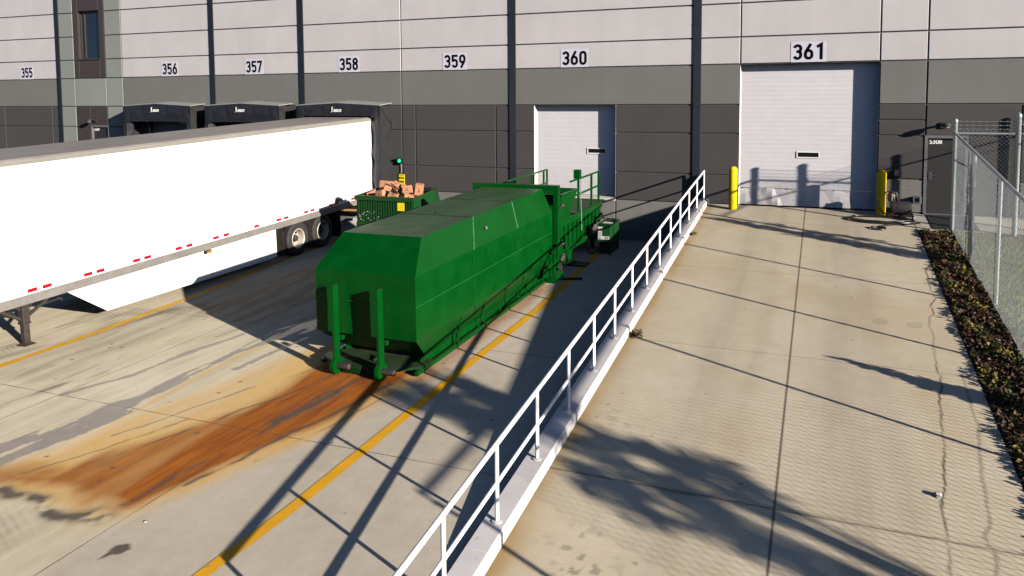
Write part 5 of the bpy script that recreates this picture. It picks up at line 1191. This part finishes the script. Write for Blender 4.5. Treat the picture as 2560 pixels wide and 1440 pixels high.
# ------------------------------------------------------------------ trees to the right of the picture that throw the shade
def tree(base, clusters, label, leaf=.16, per=150, trunk=.10, crad=.4, cat='tree'):
    t = thing('tree', base, label, cat, 'trees to the right of the ramp'); base = Vector(base)
    top = sum((Vector(c[0]) for c in clusters), Vector()) / len(clusters); fork = base.lerp(Vector((base.x * .7 + top.x * .3, base.y * .7 + top.y * .3, top.z)), .62)
    b = MB(); b.tube([base, base.lerp(fork, .5) + Vector((.04, .03, 0)), fork], [trunk, trunk * .8, trunk * .6], 8)
    for c, r in clusters: c = Vector(c); b.tube([fork, fork.lerp(c, .55) + Vector((0, 0, .12)), c], [trunk * .45, trunk * .25, .012], 5)
    b.build('trunk', M['bark'], parent=t, smooth=True)
    cs = []
    for c, r in clusters:
        for k in range(int(per * r * r / .16)):
            v = Vector((random.gauss(0, 1), random.gauss(0, 1), random.gauss(0, .8))); v = v.normalized() * r * random.random() ** .45; cs.append((Vector(c) + v, random.uniform(.6, 1.3)))
    b, cols = leaf_mesh('crown', cs, leaf, lambda c: tuple(q * random.uniform(.5, 1.5) for q in (.05, .085, .022)), M['leaf'], 1.0); b.build('crown', M['leaf'], parent=t, colors=cols, fix=False)
def back(x, y, z, d): return Vector((x, y, z)) - SD * d
cl = []
for (x, y, r, d) in [(-.6, -13.7, .34, 15), (-.1, -13.55, .30, 15.2), (.4, -13.6, .30, 14.8), (.95, -13.65, .33, 15.4), (1.45, -14.0, .34, 15), (1.8, -14.35, .26, 14.6), (-.3, -14.3, .34, 15), (.1, -14.6, .33, 15.2), (.45, -14.85, .25, 15), (.5, -14.2, .36, 14.7), (1.1, -14.35, .32, 15.2), (1.3, -14.8, .30, 15), (1.8, -14.95, .28, 14.7), (2.3, -15.2, .26, 14.6), (2.8, -15.35, .24, 14.4), (3.4, -15.6, .22, 14.2), (4.1, -15.9, .2, 14)]:
    p = back(x, y, zramp(y), d); cl.append((p, r * .62))
for (x, y, r, d) in [(-2.4, -12.5, .38, 19), (-2.9, -12.9, .42, 19.5), (-3.5, -12.5, .34, 19.4), (-3.9, -12.9, .3, 19), (-2.3, -13.2, .36, 18.8), (-3.2, -12.0, .3, 19.6)]:
    p = back(x, y, zcourt(x, y), d); cl.append((p, r * .8))
tree((17.6, -21.6, -2.2), cl, 'spreading leafy tree out of frame whose shadow falls across the foot of the ramp', .17, 190, .13)
cl = []
for k in range(15):
    u = k / 14; x, y = 4.3 - 4.6 * u, -3.95 + 2.25 * u; d = 5.2 + 4.9 * u * 1.0; p = back(x, y, zramp(y), d); cl.append((p + Vector((0, 0, random.uniform(-.04, .04))), .26 - .12 * u + .05 * math.sin(k * 2)))
for (x, y, d, r) in [(2.2, -2.55, 7.4, .16), (2.9, -2.75, 6.9, .13), (3.5, -2.9, 6.5, .09), (1.2, -2.0, 8, .14)]: cl.append((back(x, y, zramp(y), d), r))
tree((9.2, -6.1, -.75), cl, 'slender columnar evergreen out of frame shading the top of the ramp', .11, 330, .06)
cl = []
for k in range(9): u = k / 8; cl.append((Vector((6.5, -11.75, -1.10 + 1.22 * u)), .17 * (1 - u) + .03 + (.05 if k in (4, 5) else 0)))
b0 = (6.5, -11.75, zramp(-11.75))
tree(b0, cl, 'small pointed conifer in the lawn behind the fence', .10, 3800, .03, cat='shrub')

# ------------------------------------------------------------------ camera, sun, sky
cam = bpy.data.cameras.new('camera'); co = bpy.data.objects.new('camera', cam); COL.objects.link(co)
r_ = Vector((0.926375816430757, 0.376557170182172, -0.005704762628113049)); u_ = Vector((-0.021664958896314004, 0.06840913484655012, 0.9974220870953118)); f_ = Vector((-0.3759766964697006, 0.9238641068111377, -0.0715306637589037))
mw = Matrix((( r_.x, u_.x, -f_.x, 2.2716), (r_.y, u_.y, -f_.y, -23.2012), (r_.z, u_.z, -f_.z, 3.1293), (0, 0, 0, 1))); co.matrix_world = mw
cam.sensor_width = 36; cam.lens = 36 * 1914.568 / 2560; cam.shift_x = 0; cam.shift_y = -(720 - 386.562) / 2560; cam.clip_end = 2000; cam.clip_start = .05
scene.camera = co
sl = bpy.data.lights.new('sun', 'SUN'); so = bpy.data.objects.new('sun', sl); COL.objects.link(so); sl.energy = 5.0; sl.angle = R(.5); sl.color = (1, .93, .82)
so.rotation_euler = SD.to_track_quat('-Z', 'Y').to_euler(); so.location = (30, -30, 20)
w = bpy.data.worlds.new('World'); scene.world = w; w.use_nodes = True; nt = w.node_tree; bg = nt.nodes['Background']
sky = nt.nodes.new('ShaderNodeTexSky'); sky.sky_type = 'NISHITA'; sky.sun_disc = False; sky.sun_elevation = SUN_EL; sky.sun_rotation = math.atan2(-SD.x, -SD.y); sky.air_density = .6; sky.dust_density = .6; sky.ozone_density = 4
nt.links.new(sky.outputs[0], bg.inputs[0]); bg.inputs[1].default_value = .05
vs = scene.view_settings; vs.view_transform = 'Standard'; vs.look = 'None'; vs.exposure = 1.0; vs.gamma = 1; vs.use_curve_mapping = False

scene.cycles.diffuse_bounces = 0
